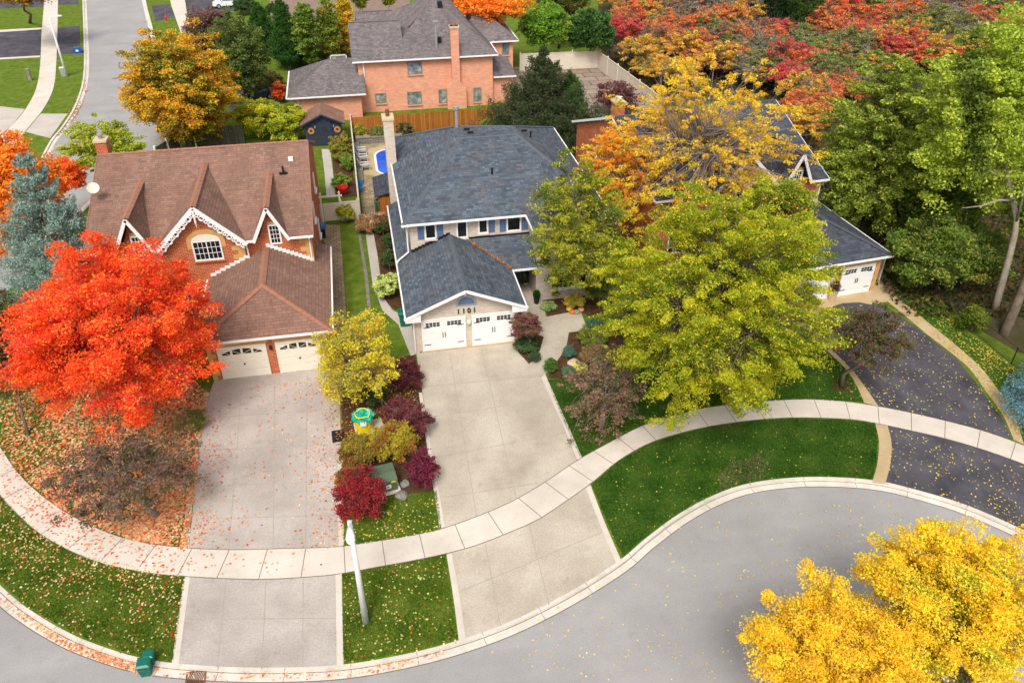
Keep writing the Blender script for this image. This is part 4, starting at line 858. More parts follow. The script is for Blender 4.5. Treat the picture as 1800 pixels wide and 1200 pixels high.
MB().box(9.92, 10.88, 83.37, 84.18, 8.1, 8.3).build('chimney_cap', M['clay'], ch); MB().lathe((10.4, 83.8, 8.3), [(.18, 0), (.15, .4)], 8).build('flue', M['cap_b'], ch)
c = aty(768, 90, 85.0); MB().path([(c[0], 85.0, 5.9), (c[0], 85.0, 8.4)], [.12, .12], 8).box(c[0]-.2, c[0]+.2, 84.8, 85.2, 8.4, 8.5).build('vent_pipe', M['grey'], h4)
for x, y, z in ((8.8, 85.6, 6.2), (9.6, 90.5, 8.6), (12.6, 90.5, 7.2)): MB().box(x, x+.5, y, y+.4, z, z+.55).build('roof_vent', M['black'], h4)

# ---- navy garden shed
shd = empty('garden_shed', (-3.3, 76, 0), 'navy blue garden shed with brown roof at the end of the back lawn', 'shed')
wb = MB().box(-4.95, -1.55, 75.6, 78.4, 0, 2.2); wb.prism([(-4.95, 75.6, 2.2), (-1.55, 75.6, 2.2), (-3.25, 75.6, 2.95)], (0, 2.8, 0)); wb.build('wall', M['navy'], shd)
MB().slab([(-5.3, 75.25, 2.1), (-5.3, 78.7, 2.1), (-3.25, 78.7, 3.1), (-3.25, 75.25, 3.1)], .08).slab([(-1.2, 78.7, 2.1), (-1.2, 75.25, 2.1), (-3.25, 75.25, 3.1), (-3.25, 78.7, 3.1)], .08).build('roof', M['sh_b'], shd)
tr = MB(); rake(tr, (-5.3, 75.25, 2.1), (-3.25, 75.25, 3.1), (0, -1, 0), .14, .04); rake(tr, (-3.25, 75.25, 3.1), (-1.2, 75.25, 2.1), (0, -1, 0), .14, .04); tr.build('bargeboard', M['navy'], shd)
d = MB().box(-3.7, -2.5, 75.5, 75.6, .05, 2.15).build('door', M['navy'], shd); MB().box(-3.3, -2.9, 75.47, 75.5, 1.4, 1.8).build('pane', M['glass'], d)
fr = MB().box(-3.78, -3.7, 75.52, 75.6, 0, 2.2).box(-2.5, -2.42, 75.52, 75.6, 0, 2.2).box(-3.78, -2.42, 75.52, 75.6, 2.15, 2.24).build('door_frame', M['navy'], d)
for x in (-4.35, -1.95): MB().arc((x, 75.58, 1.5), (1, 0, 0), (0, -1, 0), .12, .3, 0, 2*PI, .08, 14).build('wreath', M['rusto'], shd)
for x in (-3.95, -2.25): MB().box(x-.05, x+.05, 75.5, 75.6, 1.75, 1.95).build('lamp', M['grey'], shd)
# ---- lean-to store beside the middle house
ls = empty('lean_to_store', (1.6, 60.5, 0), 'low wooden storage lean-to with a dark roof against the cream brick house', 'shed')
MB().box(.95, 2.45, 59.4, 62.6, 0, 1.75).build('wall', M['woodf'], ls); MB().slab([(.65, 59.1, 1.8), (2.5, 59.1, 2.3), (2.5, 63.0, 2.3), (.65, 63.0, 1.8)], .08).build('roof', M['sh_d'], ls)
MB().obox((1.35, 59.2, .9), (1, -.3, 0), (.3, 1, 0), .9, .05, 1.6).build('door', M['woodf'], ls)
# ============================================================ FENCES, FURNITURE, SMALL THINGS
def fence(name, pts, h, mat, label, post=2.4, pmat=None, kind='panel', th=.05, ph=.12, group=None, cat='fence'):
    root = empty(name, (pts[0][0], pts[0][1], 0), label, cat, group); pmat = pmat or mat
    posts = []
    for i in range(len(pts)-1):
        a = Vector((*pts[i], 0)); b = Vector((*pts[i+1], 0)); L = (b-a).length; n = max(1, round(L/post)); u = (b-a)/L; nn = Vector((-u.y, u.x, 0))
        for k in range(n):
            p = a+u*L*k/n; q = a+u*L*(k+1)/n; m = MB(); c = (p+q)/2; w_ = (q-p).length-.1
            if kind == 'panel': m.obox(c+Vector((0, 0, h/2)), u, nn, w_, th, h-.06); m.obox(c+Vector((0, 0, h-.02)), u, nn, w_, th+.06, .08)
            elif kind == 'boards':
                nb = int(w_/.15)
                for j in range(nb): m.obox(p+u*(.05+w_*(j+.5)/nb)+nn*(.012*(j % 2))+Vector((0, 0, h/2+rnd.uniform(-.01, .01))), u, nn, w_/nb*.94, .025, h)
                m.obox(c+nn*.04+Vector((0, 0, h*.8)), u, nn, w_, .05, .09); m.obox(c+nn*.04+Vector((0, 0, h*.2)), u, nn, w_, .05, .09)
            elif kind == 'wire':
                m.tube(p+Vector((0, 0, h)), q+Vector((0, 0, h)), .022, n=5); m.tube(p+Vector((0, 0, .05)), q+Vector((0, 0, .05)), .01, n=4)
                nw = int(w_/.14)
                for j in range(nw):
                    for s in (-1, 1):
                        x0 = w_*(j+.5)/nw; x1 = min(max(x0+s*h*.8, 0), w_); zz = h*abs(x1-x0)/(h*.8); m.tube(p+u*x0+Vector((0, 0, .05)), p+u*x1+Vector((0, 0, zz)), .006, n=3, cap=False)
            elif kind == 'bars':
                m.tube(p+Vector((0, 0, h-.1)), q+Vector((0, 0, h-.1)), .02, n=5); m.tube(p+Vector((0, 0, .15)), q+Vector((0, 0, .15)), .02, n=5)
                nb = int(w_/.12)
                for j in range(nb): t = p+u*(w_*(j+.5)/nb); m.tube(t, t+Vector((0, 0, h)), .011, n=4)
            m.build('panel', M[mat], root); posts.append((p, u, nn))
        if i == len(pts)-2: posts.append((b, u, nn))
    for p, u, nn in posts:
        m = MB()
        if kind in ('wire', 'bars'): m.tube(p, p+Vector((0, 0, h+.08)), .035, n=8)
        else: m.obox(p+Vector((0, 0, (h+.12)/2)), u, nn, ph, ph, h+.12); m.lathe((p.x, p.y, h+.12), [(ph*.75, 0), (ph*.75, .03), (.01, .12)], 4)
        m.build('post', M[pmat], root)
    return root
fence('cedar_fence', [(-.55, 77.55), (14.6, 77.55)], 1.85, 'woodf', 'honey coloured cedar board fence behind the pool', kind='boards')
fence('vinyl_fence', [(-.6, 59.3), (-.65, 78.9)], 1.5, 'beige', 'cream vinyl fence running between the pool patio and the navy shed', 2.4)
fence('vinyl_fence', [(-1.95, 59.25), (-.7, 59.25)], 1.55, 'beige', 'short cream vinyl fence panel beside the garden gate', 2.4)
gt_ = empty('garden_gate', (-2.8, 59.3, 0), 'solid cream vinyl gate under a crossbar beside the brown roofed house', 'gate')
MB().box(-3.35, -2.1, 59.22, 59.28, .08, 1.55).build('panel', M['beige'], gt_)
for x in (-3.45, -2.02): MB().box(x-.07, x+.07, 59.17, 59.33, 0, 2.35).lathe((x, 59.25, 2.35), [(.1, 0), (.1, .04), (.01, .16)], 4).build('post', M['cream'], gt_)
MB().box(-3.6, -1.8, 59.2, 59.3, 2.05, 2.17).build('crossbar', M['cream'], gt_)
MB().box(-3.62, -3.5, 59.22, 59.28, .05, 1.5).build('side_panel', M['beige'], gt_)
fence('iron_gate', [(-.5, 58.8), (.75, 58.9)], 1.25, 'black', 'black iron bar gate between the cream fence and the middle house', 1.6, kind='bars', cat='gate')
a = at(272, 262, 1.4)[:2]; b = at(312, 232, 1.6)[:2]
fence('picket_fence', [a, b], 1.5, 'greywood', 'weathered picket fence running toward the white post behind the brown roof', kind='boards', pmat='white', ph=.16)
a = at(322, 226, 1.8)[:2]; b = at(424, 220, 1.8)[:2]
fence('board_fence', [a, b], 1.8, 'greywood', 'dark weathered board fence in the shade of the golden maple', kind='boards')
cA, cB, cC = (19.5, 95.3), (28.8, 94.7), (30.4, 76.5)
fence('court_fence', [cA, cB, cC], 2.0, 'beige', 'tall beige panel fence round the paved court at the woodland edge', 2.9, ph=.14)
fence('chain_link_fence', [at(1572, 462)[:2], at(1637, 532)[:2], at(1700, 576)[:2], at(1777, 640)[:2], at(1850, 700)[:2]], 1.15, 'mesh', 'black chain link fence along the leafy verge right of the asphalt driveway', 2.8, 'black', 'wire')
fence('vinyl_fence', [(33.9, 42.6), (33.3, 47.2)], 1.9, 'cream', 'cream fence panels beside the right hand garage', 2.3)
rw = empty('retaining_wall', (1, 75.4, 0), 'low stacked grey stone retaining wall behind the pool', 'wall'); MB().box(-.4, 4.0, 75.2, 75.7, 0, .6).build('face', M['wallstone'], rw); MB().box(-.4, 4.0, 75.15, 75.75, .6, .68).build('coping', M['stone'], rw)
tag(MB().box(-.5, -.1, 66, 75.1, 0, .35).build('patio_kerb_wall', M['wallstone'], loc=(-.3, 70, 0)), 'narrow stone planter wall along the inside of the cream fence', 'wall')

def lamp_post(base, h, ang, arm, label):
    r = empty('street_lamp', base, label, 'street lamp', 'concrete street lamps'); b = Vector(base)
    MB().tube(b-Vector((0, 0, .1)), b+Vector((0, 0, h)), .14, .085, 14).build('pole', M['lampgrey'], r, smooth=True)
    d = Vector((math.cos(ang), math.sin(ang), 0)); t = b+Vector((0, 0, h-.1))
    MB().path([t, t+d*arm*.5+Vector((0, 0, .22)), t+d*arm+Vector((0, 0, .28))], [.045, .04, .035], 8).build('arm', M['lampgrey'], r)
    m = MB(); c = t+d*(arm+.38)+Vector((0, 0, .27)); s = Vector((-d.y, d.x, 0)); P = []
    prof = [(-.42, .05, .05), (-.2, .12, .08), (.1, .17, .11), (.32, .16, .1), (.45, .08, .05)]; n = 10
    for x, wd, ht in prof: P += [c+d*x+s*(wd*math.cos(2*PI*i/n))+Vector((0, 0, ht*math.sin(2*PI*i/n)*(1 if math.sin(2*PI*i/n) > 0 else .5))) for i in range(n)]
    m.add(P, [(k*n+i, k*n+(i+1) % n, (k+1)*n+(i+1) % n, (k+1)*n+i) for k in range(4) for i in range(n)]+[tuple(range(n))[::-1], tuple(4*n+i for i in range(n))]); m.build('lamp_head', M['white'], r, smooth=True)
lb = at(643, 1093); lamp_post(lb, 5.95, math.radians(-88), .45, 'pale concrete street lamp standing on the lawn between the two front driveways')
lamp_post(at(118, 135), 6.5, math.radians(-5), .6, 'pale concrete street lamp beside the far sidewalk, small in the distance')

# hydrant, bins, boxes
c = at(293, 38); hy = empty('fire_hydrant', c, 'red fire hydrant beside the far driveway', 'hydrant')
MB().lathe(c, [(.16, 0), (.16, .06), (.11, .08), (.11, .55), (.14, .58), (.13, .66), (.06, .76), (.03, .82)], 12).build('barrel', M['red'], hy)
MB().tube((c[0]-.2, c[1], .45), (c[0]+.2, c[1], .45), .06).tube((c[0], c[1]-.2, .4), (c[0], c[1], .4), .07).build('nozzle', M['red'], hy)
MB().box(c[0]-.03, c[0]+.03, c[1]+.14, c[1]+.16, 0, 1.25).build('marker_flag', M['red'], hy)
c = at(138, 93); bb = empty('recycling_box', c, 'blue recycling box at the end of the far asphalt driveway', 'bin')
MB().prism([(c[0]-.42, c[1]-.3, 0), (c[0]+.42, c[1]-.3, 0), (c[0]+.5, c[1]-.36, .6), (c[0]-.5, c[1]-.36, .6)], (0, .65, 0)).build('tub', M['binblue'], bb); MB().box(c[0]-.42, c[0]+.42, c[1]-.28, c[1]+.2, .58, .68).build('contents', M['bingreen'], bb)
MB().box(c[0]-.16, c[0]+.16, c[1]-.38, c[1]-.365, .25, .45).build('label', M['white'], bb)
c = at(113, 134); ub = empty('utility_box', c, 'small grey utility box at the foot of the far street lamp', 'utility box'); MB().box(c[0]-.25, c[0]+.25, c[1]-.2, c[1]+.2, 0, .95).build('cabinet', M['grey'], ub); MB().box(c[0]-.28, c[0]+.28, c[1]-.24, c[1]+.24, .95, 1.0).build('lid', M['white'], ub)
c = at(54, 142); pp = empty('marker_post', c, 'dark square marker post on the far lawn', 'post'); MB().box(c[0]-.18, c[0]+.18, c[1]-.15, c[1]+.15, 0, 1.3).build('body', M['stone'], pp); MB().box(c[0]-.2, c[0]+.2, c[1]-.17, c[1]+.17, 1.3, 1.36).build('cap', M['grey'], pp)
c = at(348, 268); MBp = MB().tube((c[0], c[1], 0), (c[0]-.1, c[1], 4.2), .075, .05).lathe((c[0]-.1, c[1], 4.2), [(.05, 0), (.06, .05), (.01, .1)], 8); tag(MBp.build('flag_pole', M['white'], loc=c), 'thin white pole rising behind the brown roof', 'pole')
def yard_bin(px, py, label, lean=0, sc=1.0):
    c = at(px, py, -.12 if py > 1165 else 0); r = empty('compost_bin', c, label, 'bin', 'green kerbside bins')
    z = c[2]; w_ = .24*sc; m = MB()
    m.add([(c[0]+sx*w_*k, c[1]+sy*w_*k, z+zz) for zz, k in ((0, .8), (.62*sc, 1.0)) for sx, sy in ((-1, -1), (1, -1), (1, 1), (-1, 1))], [(0, 1, 5, 4), (1, 2, 6, 5), (2, 3, 7, 6), (3, 0, 4, 7), (3, 2, 1, 0), (4, 5, 6, 7)])
    m.build('body', M['bingreen'], r)
    MB().add([(c[0]+sx*w_*k, c[1]+sy*w_*k, z+zz) for zz, k in ((.62*sc, 1.12), (.68*sc, 1.12), (.74*sc, .8)) for sx, sy in ((-1, -1), (1, -1), (1, 1), (-1, 1))],
             [(0, 1, 5, 4), (1, 2, 6, 5), (2, 3, 7, 6), (3, 0, 4, 7), (4, 5, 9, 8), (5, 6, 10, 9), (6, 7, 11, 10), (7, 4, 8, 11), (8, 9, 10, 11), (3, 2, 1, 0)]).build('lid', M['bingreen'], r)
    MB().path([(c[0]-.1, c[1]-w_*1.05, z+.55*sc), (c[0]-.1, c[1]-w_*1.4, z+.6*sc), (c[0]+.1, c[1]-w_*1.4, z+.6*sc), (c[0]+.1, c[1]-w_*1.05, z+.55*sc)], [.015]*4, 5).build('handle', M['bingreen'], r)
    return r
yard_bin(266, 1163, 'smaller green bin standing behind at the kerb of the leafy lawn', sc=.78); yard_bin(259, 1181, 'larger green bin in the gutter beside the storm drain', sc=.95)
yard_bin(712, 570, 'tall green bin beside the left wall of the middle garage', sc=1.45)

# yard waste bag on its stand
c = at(641, 757); yb = empty('yard_waste_bag', c, 'yellow drum with a teal liner bag draped over its rim, on a paving slab', 'waste drum')
c = Vector((c[0], c[1], .06)); MB().lathe(c, [(.42, 0), (.45, .5), (.5, .88), (.5, .9)], 22).build('drum', M['yellow'], yb)
m = MB(); n = 22; prof = [(.53, .86), (.57, 1.04), (.5, 1.1), (.36, 1.0), (.2, .94), (.05, .96)]
P = []
for k, (r_, z_) in enumerate(prof): P += [(c.x+r_*(1+.1*math.sin(i*2.7+k))*math.cos(2*PI*i/n), c.y+r_*(1+.1*math.sin(i*2.7+k))*math.sin(2*PI*i/n), c.z+z_+.07*math.sin(i*1.9+k*1.3)) for i in range(n)]
m.add(P, [(k*n+i, k*n+(i+1) % n, (k+1)*n+(i+1) % n, (k+1)*n+i) for k in range(5) for i in range(n)]+[tuple(5*n+i for i in range(n))]); m.build('liner_bag', M['tealbag'], yb)
for a0 in (.6, 2.4, 3.8, 5.4):
    p = [Vector((c.x+.4*math.cos(a0+t*.6), c.y+.4*math.sin(a0+t*.6), c.z+1.08+.1*math.sin(PI*t/3))) for t in range(4)]; MB().path(p, [.028]*4, 6).build('strap', M['yellow'], yb)
MB().box(c.x-.16, c.x+.16, c.y-.56, c.y-.5, c.z+.72, c.z+1.0).build('label', M['white'], yb)
tag(MB().obox((c.x+.25, c.y+.1, .03), (1, .1, 0), (-.1, 1, 0), 1.5, 1.35, .06).build('paving_slab', M['walk'], loc=(c.x, c.y, 0)), 'square concrete slab under the yellow drum', 'slab')
# transformer
c = at(680, 866); tf = empty('transformer_box', c, 'green pad mounted transformer cabinet among the garden shrubs', 'transformer')
u = Vector((1, .18, 0)).normalized(); n_ = Vector((-.18, 1, 0)).normalized(); C = Vector(c)+n_*.45
MB().obox(C+Vector((0, 0, .05)), u, n_, 1.35, 1.3, .1).build('pad', M['walk'], tf)
MB().obox(C+Vector((0, 0, .45)), u, n_, 1.1, 1.0, .7).build('cabinet', M['tgreen'], tf)
P = [C+u*.58*sx+n_*y+Vector((0, 0, z)) for sx in (-1, 1) for y, z in ((-.56, .8), (.56, .8), (.5, 1.0), (-.1, .98))]
MB().add(P, [(0, 1, 2, 3)[::-1], (4, 5, 6, 7), (0, 3, 7, 4), (3, 2, 6, 7), (2, 1, 5, 6), (1, 0, 4, 5)]).build('lid', M['tgreen'], tf)
MB().obox(C-n_*.51+u*.12+Vector((0, 0, .42)), u, n_, .24, .02, .22).build('warning_label', M['white'], tf); MB().obox(C-n_*.515+u*.1+Vector((0, 0, .42)), u, n_, .12, .02, .08).build('warning_mark', M['red'], tf); MB().obox(C-n_*.51+u*.38+Vector((0, 0, .68)), u, n_, .24, .02, .07).build('yellow_label', M['yellow'], tf)
c = at(594, 766, .012); tag(MB().obox((c[0], c[1], .022), (1, .05, 0), (-.05, 1, 0), .62, .95, .02).build('rubber_mat', M['black'], loc=c), 'black rubber mat on the right edge of the leaf covered driveway', 'mat')
# flat stones in the garden
def rock(px, py, r, label, mat='stone', sz=.55):
    c = at(px, py); tag(MB().ball((c[0], c[1], r*sz*.6), r, 10, sz, .09).build('garden_rock', M[mat], loc=c), label, 'rock', 'garden rocks')
rock(706, 873, .32, 'upright grey rock beside the green transformer'); rock(712, 852, .26, 'small grey rock behind the transformer')
rock(1008, 640, .4, 'flat pale rock in the mulch bed left of the yellow hosta', 'clay', .4); rock(1585, 492, .3, 'pale rock at the edge of the right hand forecourt', 'clay'); rock(1563, 478, .28, 'round rock by the cream fence end', 'clay')
# pumpkins
PK_ = [(996, 537, .2, 'pump', 'orange pumpkin at the back of the pumpkin pile'), (1001, 546, .22, 'pumpy', 'yellow pumpkin in the pumpkin pile by the walk'), (1006, 551, .2, 'pump', 'orange pumpkin at the front of the pile beside the grey green one'), (1014, 551, .2, 'pumpg', 'grey green pumpkin in the pile'), (1021, 547, .2, 'pumpp', 'peach pumpkin at the right end of the pile'), (921, 495, .3, 'pump', 'large orange pumpkin on the porch by the dark front door')]
for x, y, r_, m_, lb_ in PK_:
    c = at(x, y); p = empty('pumpkin', c, lb_, 'pumpkin', 'autumn pumpkins'); m = MB(); n = 24; P = []
    prof = [(.05, .0), (.7, .08), (1, .45), (.95, .85), (.6, 1.15), (.12, 1.1)]
    for rr_, zz in prof: P += [(c[0]+r_*rr_*(1+.09*math.cos(i*PI/1.5))*math.cos(2*PI*i/n), c[1]+r_*rr_*(1+.09*math.cos(i*PI/1.5))*math.sin(2*PI*i/n), c[2]+.015+r_*zz*1.1) for i in range(n)]
    m.add(P, [(k*n+i, k*n+(i+1) % n, (k+1)*n+(i+1) % n, (k+1)*n+i) for k in range(5) for i in range(n)]+[tuple(5*n+i for i in range(n)), tuple(range(n))[::-1]]); m.build('rind', M[m_], p, smooth=True)
    MB().path([(c[0], c[1], r_*1.2), (c[0]+.02, c[1], r_*1.5)], [.03, .02], 6).build('stem', M['bark'], p)
def pot(px, py, h, r, mat, lb_, plantc, wts, prad=.3, kind='ball'):
    c = at(px, py); p = empty('planter', c, lb_, 'planter'); q = Vector(c)+Vector((0, 0, .016))
    MB().lathe(q, [(r*.62, 0), (r*.66, .05), (r*.8, h*.5), (r, h*.94), (r*1.1, h), (r*.92, h*.99), (r*.85, h*.9)], 18).build('pot', M[mat], p)
    rng = np.random.default_rng(int(px)); n = 1400; D = rng.normal(size=(n, 3)); D /= np.linalg.norm(D, axis=1)[:, None]; P = D*prad*rng.uniform(.5, 1.05, (n, 1)); P[:, 2] += h+prad*.6
    o = bpy.data.objects.new('plant', leaf_mesh('plant', P, .07, pal(rng, n, plantc, wts), rng)); COL.objects.link(o); o.parent = p
pot(943, 533, .62, .24, 'black', 'tall black planter with a clipped green plant on the entry porch', [(50, 110, 30), (30, 80, 24)], [1, 1], .24)
pot(1461, 526, .75, .36, 'clay', 'pale clay urn of dark purple foliage in front of the right hand garage', [(80, 50, 60), (60, 70, 40), (140, 60, 80)], [2, 1, 1], .42)
# pool chairs
def lounge(x, y, lb_, back=.65):
    r = empty('pool_chair', (x, y, 0), lb_, 'chair', 'white pool chairs'); mt = M['white']
    MB().box(x-.3, x+.45, y-.3, y+.3, .38, .43).build('seat', M['grey'], r)
    MB().obox((x-.45, y, .75), (1, 0, -2.2), (0, 1, 0), .8, .58, .04, wv=(2.2, 0, 1)).build('backrest', M['grey'], r)
    for sx in (-.25, .42):
        for sy in (-.28, .28): MB().tube((x+sx, y+sy, 0), (x+sx, y+sy, .4), .025, n=6).build('leg', mt, r)
    for sy in (-.3, .3): MB().box(x-.4, x+.4, y+sy-.025, y+sy+.025, .62, .66).build('armrest', mt, r)
lounge(.2, 69.0, 'white pool chair nearest the middle house on the patio'); lounge(.1, 70.9, 'middle white pool chair beside the cream fence'); lounge(.05, 72.6, 'white pool chair farthest back by the stone wall')
# red tub chair and cushions
c = at(604, 345, 0); rt = empty('bucket_chair', c, 'bright red round bucket seat behind the cream fence panel', 'chair'); q = Vector(c)+Vector((0, .2, 0))
MB().lathe(q+Vector((0, 0, .35)), [(.1, 0), (.34, .06), (.42, .25), (.46, .42), (.42, .41), (.36, .2), (.05, .12)], 20).build('shell', M['red'], rt)
for i in range(4): MB().tube(q+Vector((.25*math.cos(i*PI/2+.7), .25*math.sin(i*PI/2+.7), 0)), q+Vector((.12*math.cos(i*PI/2+.7), .12*math.sin(i*PI/2+.7), .4)), .02, n=6).build('leg', M['red'], rt)
c = at(598, 332); tag(MB().prism([(c[0]-.45, c[1]-.3, .3), (c[0]+.35, c[1]-.35, .35), (c[0]+.45, c[1]+.35, .5), (c[0]-.35, c[1]+.35, .4)], (0, 0, .12)).build('cushion', M['aqua'], loc=c), 'pale aqua cushion left among the garden plants behind the red seat', 'cushion')
c = at(634, 338); r = empty('folding_chair', c, 'blue fabric chair on the patio just inside the cream fence', 'chair')
MB().box(c[0]-.25, c[0]+.25, c[1]-.25, c[1]+.25, .4, .45).build('seat', M['bluef'], r); MB().box(c[0]-.25, c[0]+.25, c[1]+.25, c[1]+.3, .42, 1.0).build('backrest', M['bluef'], r)
for sx in (-.22, .22):
    for sy in (-.22, .22): MB().tube((c[0]+sx, c[1]+sy, 0), (c[0]+sx, c[1]+sy, .42), .02, n=6).build('leg', M['grey'], r)
c = Vector((-3.25, 56.7, .0)); hr = empty('hose_reel', c, 'blue hose reel hung low beside the brown roofed house wall', 'hose reel'); MB().tube(c+Vector((-.3, 0, .9)), c+Vector((0, 0, .9)), .32, n=16).build('reel', M['bluef'], hr); MB().box(c.x-.4, c.x-.05, c.y-.2, c.y+.2, 0, .55).build('stand', M['black'], hr)
MB().tube(c+Vector((-.02, 0, .9)), c+Vector((.05, 0, .9)), .12, n=12).build('hub', M['black'], hr)
tag(MB().box(.6, .95, 59.2, 59.8, 0, 1.3).box(.56, .99, 59.16, 59.84, 1.3, 1.36).build('tall_bin', M['tgreen'], loc=(.8, 59.5, 0)), 'dull green tall bin against the left side of the wooden lean-to', 'bin')
# basketball hoop
c = aty(595, 103, 91.5); bh = empty('basketball_hoop', (c[0], c[1], 0), 'basketball hoop with clear backboard beyond the low garage wing', 'basketball hoop'); x, y = c[0], c[1]
MB().path([(x, y+.9, 0), (x, y+.9, 2.4), (x, y+.1, 3.4)], [.07, .07, .06], 8).build('pole', M['black'], bh)
bd = MB()
for a_, b_ in (((x-.9, 2.9), (x+.9, 3.0)), ((x-.9, 3.9), (x+.9, 4.0)), ((x-.9, 2.9), (x-.8, 4.0)), ((x+.8, 2.9), (x+.9, 4.0)), ((x-.3, 3.1), (x+.3, 3.15)), ((x-.3, 3.5), (x+.3, 3.55)), ((x-.3, 3.1), (x-.25, 3.55)), ((x+.25, 3.1), (x+.3, 3.55))): bd.box(a_[0], b_[0], y-.05, y, a_[1], b_[1])
bd.build('backboard_frame', M['white'], bh); MB().box(x-.8, x+.8, y-.02, y-.01, 3.0, 3.9).build('backboard', M['glass_l'], bh)
MB().lathe((x, y-.35, 3.05), [(.23, 0), (.26, .0), (.26, .03), (.23, .03)], 16).build('rim', M['red'], bh); MB().lathe((x, y-.35, 2.7), [(.12, 0), (.22, .35)], 12).build('net', M['white'], bh)
# cars
def car(loc, ang, mat, label):
    r = empty('parked_car', (0, 0, 0), label, 'car'); P = [(-2.3, .35), (-2.28, .75), (-2.1, .95), (-1.75, 1.0), (-1.15, 1.42), (.35, 1.46), (1.15, .98), (2.0, .82), (2.3, .62), (2.32, .35)]
    m = MB(); n = len(P); V = []
    for s, k in ((-1, 0), (-1, 1), (1, 1), (1, 0)):
        for x, z in P: V.append((x*(.985 if k == 0 else 1), s*(.9 - (.22*(max(z-.95, 0)/.5)) - (0 if k else .06)), z if k else z))
    m.add([(x, -.88+.26*max(z-.95, 0)/.5, z) for x, z in P]+[(x, .88-.26*max(z-.95, 0)/.5, z) for x, z in P], [(i, i+1, n+i+1, n+i)[::-1] for i in range(n-1)]+[tuple(range(n)), tuple(range(2*n-1, n-1, -1)), (0, n, 2*n-1, n-1)]); b = m.build('body', M[mat], r)
    g = MB(); e = .012
    g.add([(.38, -.6, 1.45+e), (1.13, -.82, 1.0+e), (1.13, .82, 1.0+e), (.38, .6, 1.45+e)], [(0, 1, 2, 3)]); g.build('windscreen', M['glass'], r)
    g = MB(); g.add([(-1.72, -.84, 1.02+e), (-1.18, -.62, 1.41+e), (-1.18, .62, 1.41+e), (-1.72, .84, 1.02+e)], [(0, 1, 2, 3)[::-1]]); g.build('rear_window', M['glass'], r)
    for s in (-1, 1):
        q = [(-1.45, s*.875, 1.03), (.95, s*.865, 1.03), (.3, s*.665, 1.4), (-1.05, s*.665, 1.4)]; MB().poly(q if s < 0 else q[::-1]).build('side_window', M['glass'], r)
        MB().box(2.2, 2.33, s*.62-.18, s*.62+.18, .6, .75).build('headlight', M['grey'], r); MB().box(-2.31, -2.2, s*.65-.16, s*.65+.16, .7, .86).build('tail_light', M['red'], r)
        MB().box(.85, 1.0, min(s*.88, s*1.02), max(s*.88, s*1.02), .98, 1.1).build('mirror', M[mat], r)
        for x in (-1.4, 1.42):
            t = MB().tube((x, s*.7, .33), (x, s*.91, .33), .33, n=20).build('wheel', M['black'], r); MB().tube((x, s*.9, .33), (x, s*.925, .33), .2, n=12).build('rim', M['grey'], t)
    r.location = loc; r.rotation_euler = (0, 0, ang); return r
c = at(402, 14); car((c[0], c[1]+.6, .01), math.radians(186), 'carw', 'white car parked on the asphalt at the top of the photo behind dark trees')
c = at(446, 182); car((c[0], c[1]+1, .01), math.radians(30), 'cardk', 'dark car half hidden behind the golden maple')
tag(flat('parking_pad', [(400, 190), (420, 165), (480, 150), (500, 165), (490, 200), (440, 215)], .004, M['asphalt']), kind='structure')
# ============================================================ TREES AND PLANTS
# big named trees
tpx('red_maple', 207, 590, 400, 360, 5.2, [(255, 100, 34), (252, 70, 36), (255, 138, 48), (240, 56, 60), (196, 150, 50)], [5, 3.6, 4, 2.8, .5], 'blazing red maple in front of the brown roofed brick house', seed=11, ncl=460, per=250, clr=.95, size=.125, amp=.38, twigs=1, k=1.0, low=-.6)
tpx('maple_tree', 316, 160, 246, 222, 5.5, [(214, 166, 42), (228, 178, 46), (164, 152, 40), (108, 122, 36), (218, 148, 46)], [4, 2.6, 3.4, 3.4, 1.3], 'golden and green maple beside the curving far street', low=-.95, seed=12, ncl=560, per=160, clr=1.0, size=.2, amp=.42, k=1.0)
tpx('honey_locust', 1254, 545, 450, 525, 7.4, [(198, 192, 36), (170, 174, 32), (132, 148, 32), (222, 206, 44), (98, 120, 28)], [3.6, 4.5, 4, 1.6, 2.2], 'large yellow green honey locust spreading over the sidewalk', base=(1285, 700), seed=13, ncl=720, per=260, clr=.9, size=.125, amp=.35, aspect=.42, spray=.8, flatz=.6, droop=.3, k=1.0, rmin=.3, low=-.85)
tpx('linden_tree', 1362, 415, 165, 235, 7.2, [(140, 152, 40), (176, 176, 44), (108, 126, 36), (222, 164, 56), (86, 104, 34)], [4, 3, 4, .9, 1.5], 'olive green tree with a few orange leaves behind the large honey locust', seed=14, ncl=300, per=150, clr=.8, size=.14, k=1.0, low=-.9)
tpx('birch_tree', 1018, 412, 192, 262, 5.8, [(164, 164, 44), (190, 184, 50), (128, 140, 44), (100, 116, 40)], [4, 3, 4, 1.5], 'olive yellow birch with pale stems in front of the grey roofed cream house', base=(1020, 505), seed=15, ncl=300, per=100, clr=.65, size=.13, bark='bark_l', twigs=1, k=1.0, low=-.95)
tpx('ash_tree', 1232, 276, 405, 365, 7.5, [(236, 196, 40), (244, 208, 48), (228, 168, 44), (196, 178, 48)], [5, 3, 3, 2], 'tall thin golden ash with bare twigs rising over the dark grey roof', seed=16, ncl=540, per=56, clr=.8, size=.19, aspect=.4, amp=.45, spray=.6, twigs=2, bark='twig', rmin=.25, base=(1225, 340), low=-.6, k=1.0, branches=1.2)
tpx('ash_tree', 1092, 305, 160, 210, 6.0, [(240, 178, 40), (242, 150, 44), (246, 200, 56)], [4, 3, 2], 'small orange gold ash against the left brick gable of the dark grey roofed house', seed=61, ncl=200, per=90, clr=.65, size=.17, aspect=.4, spray=.6, twigs=1, bark='twig', k=1.0)
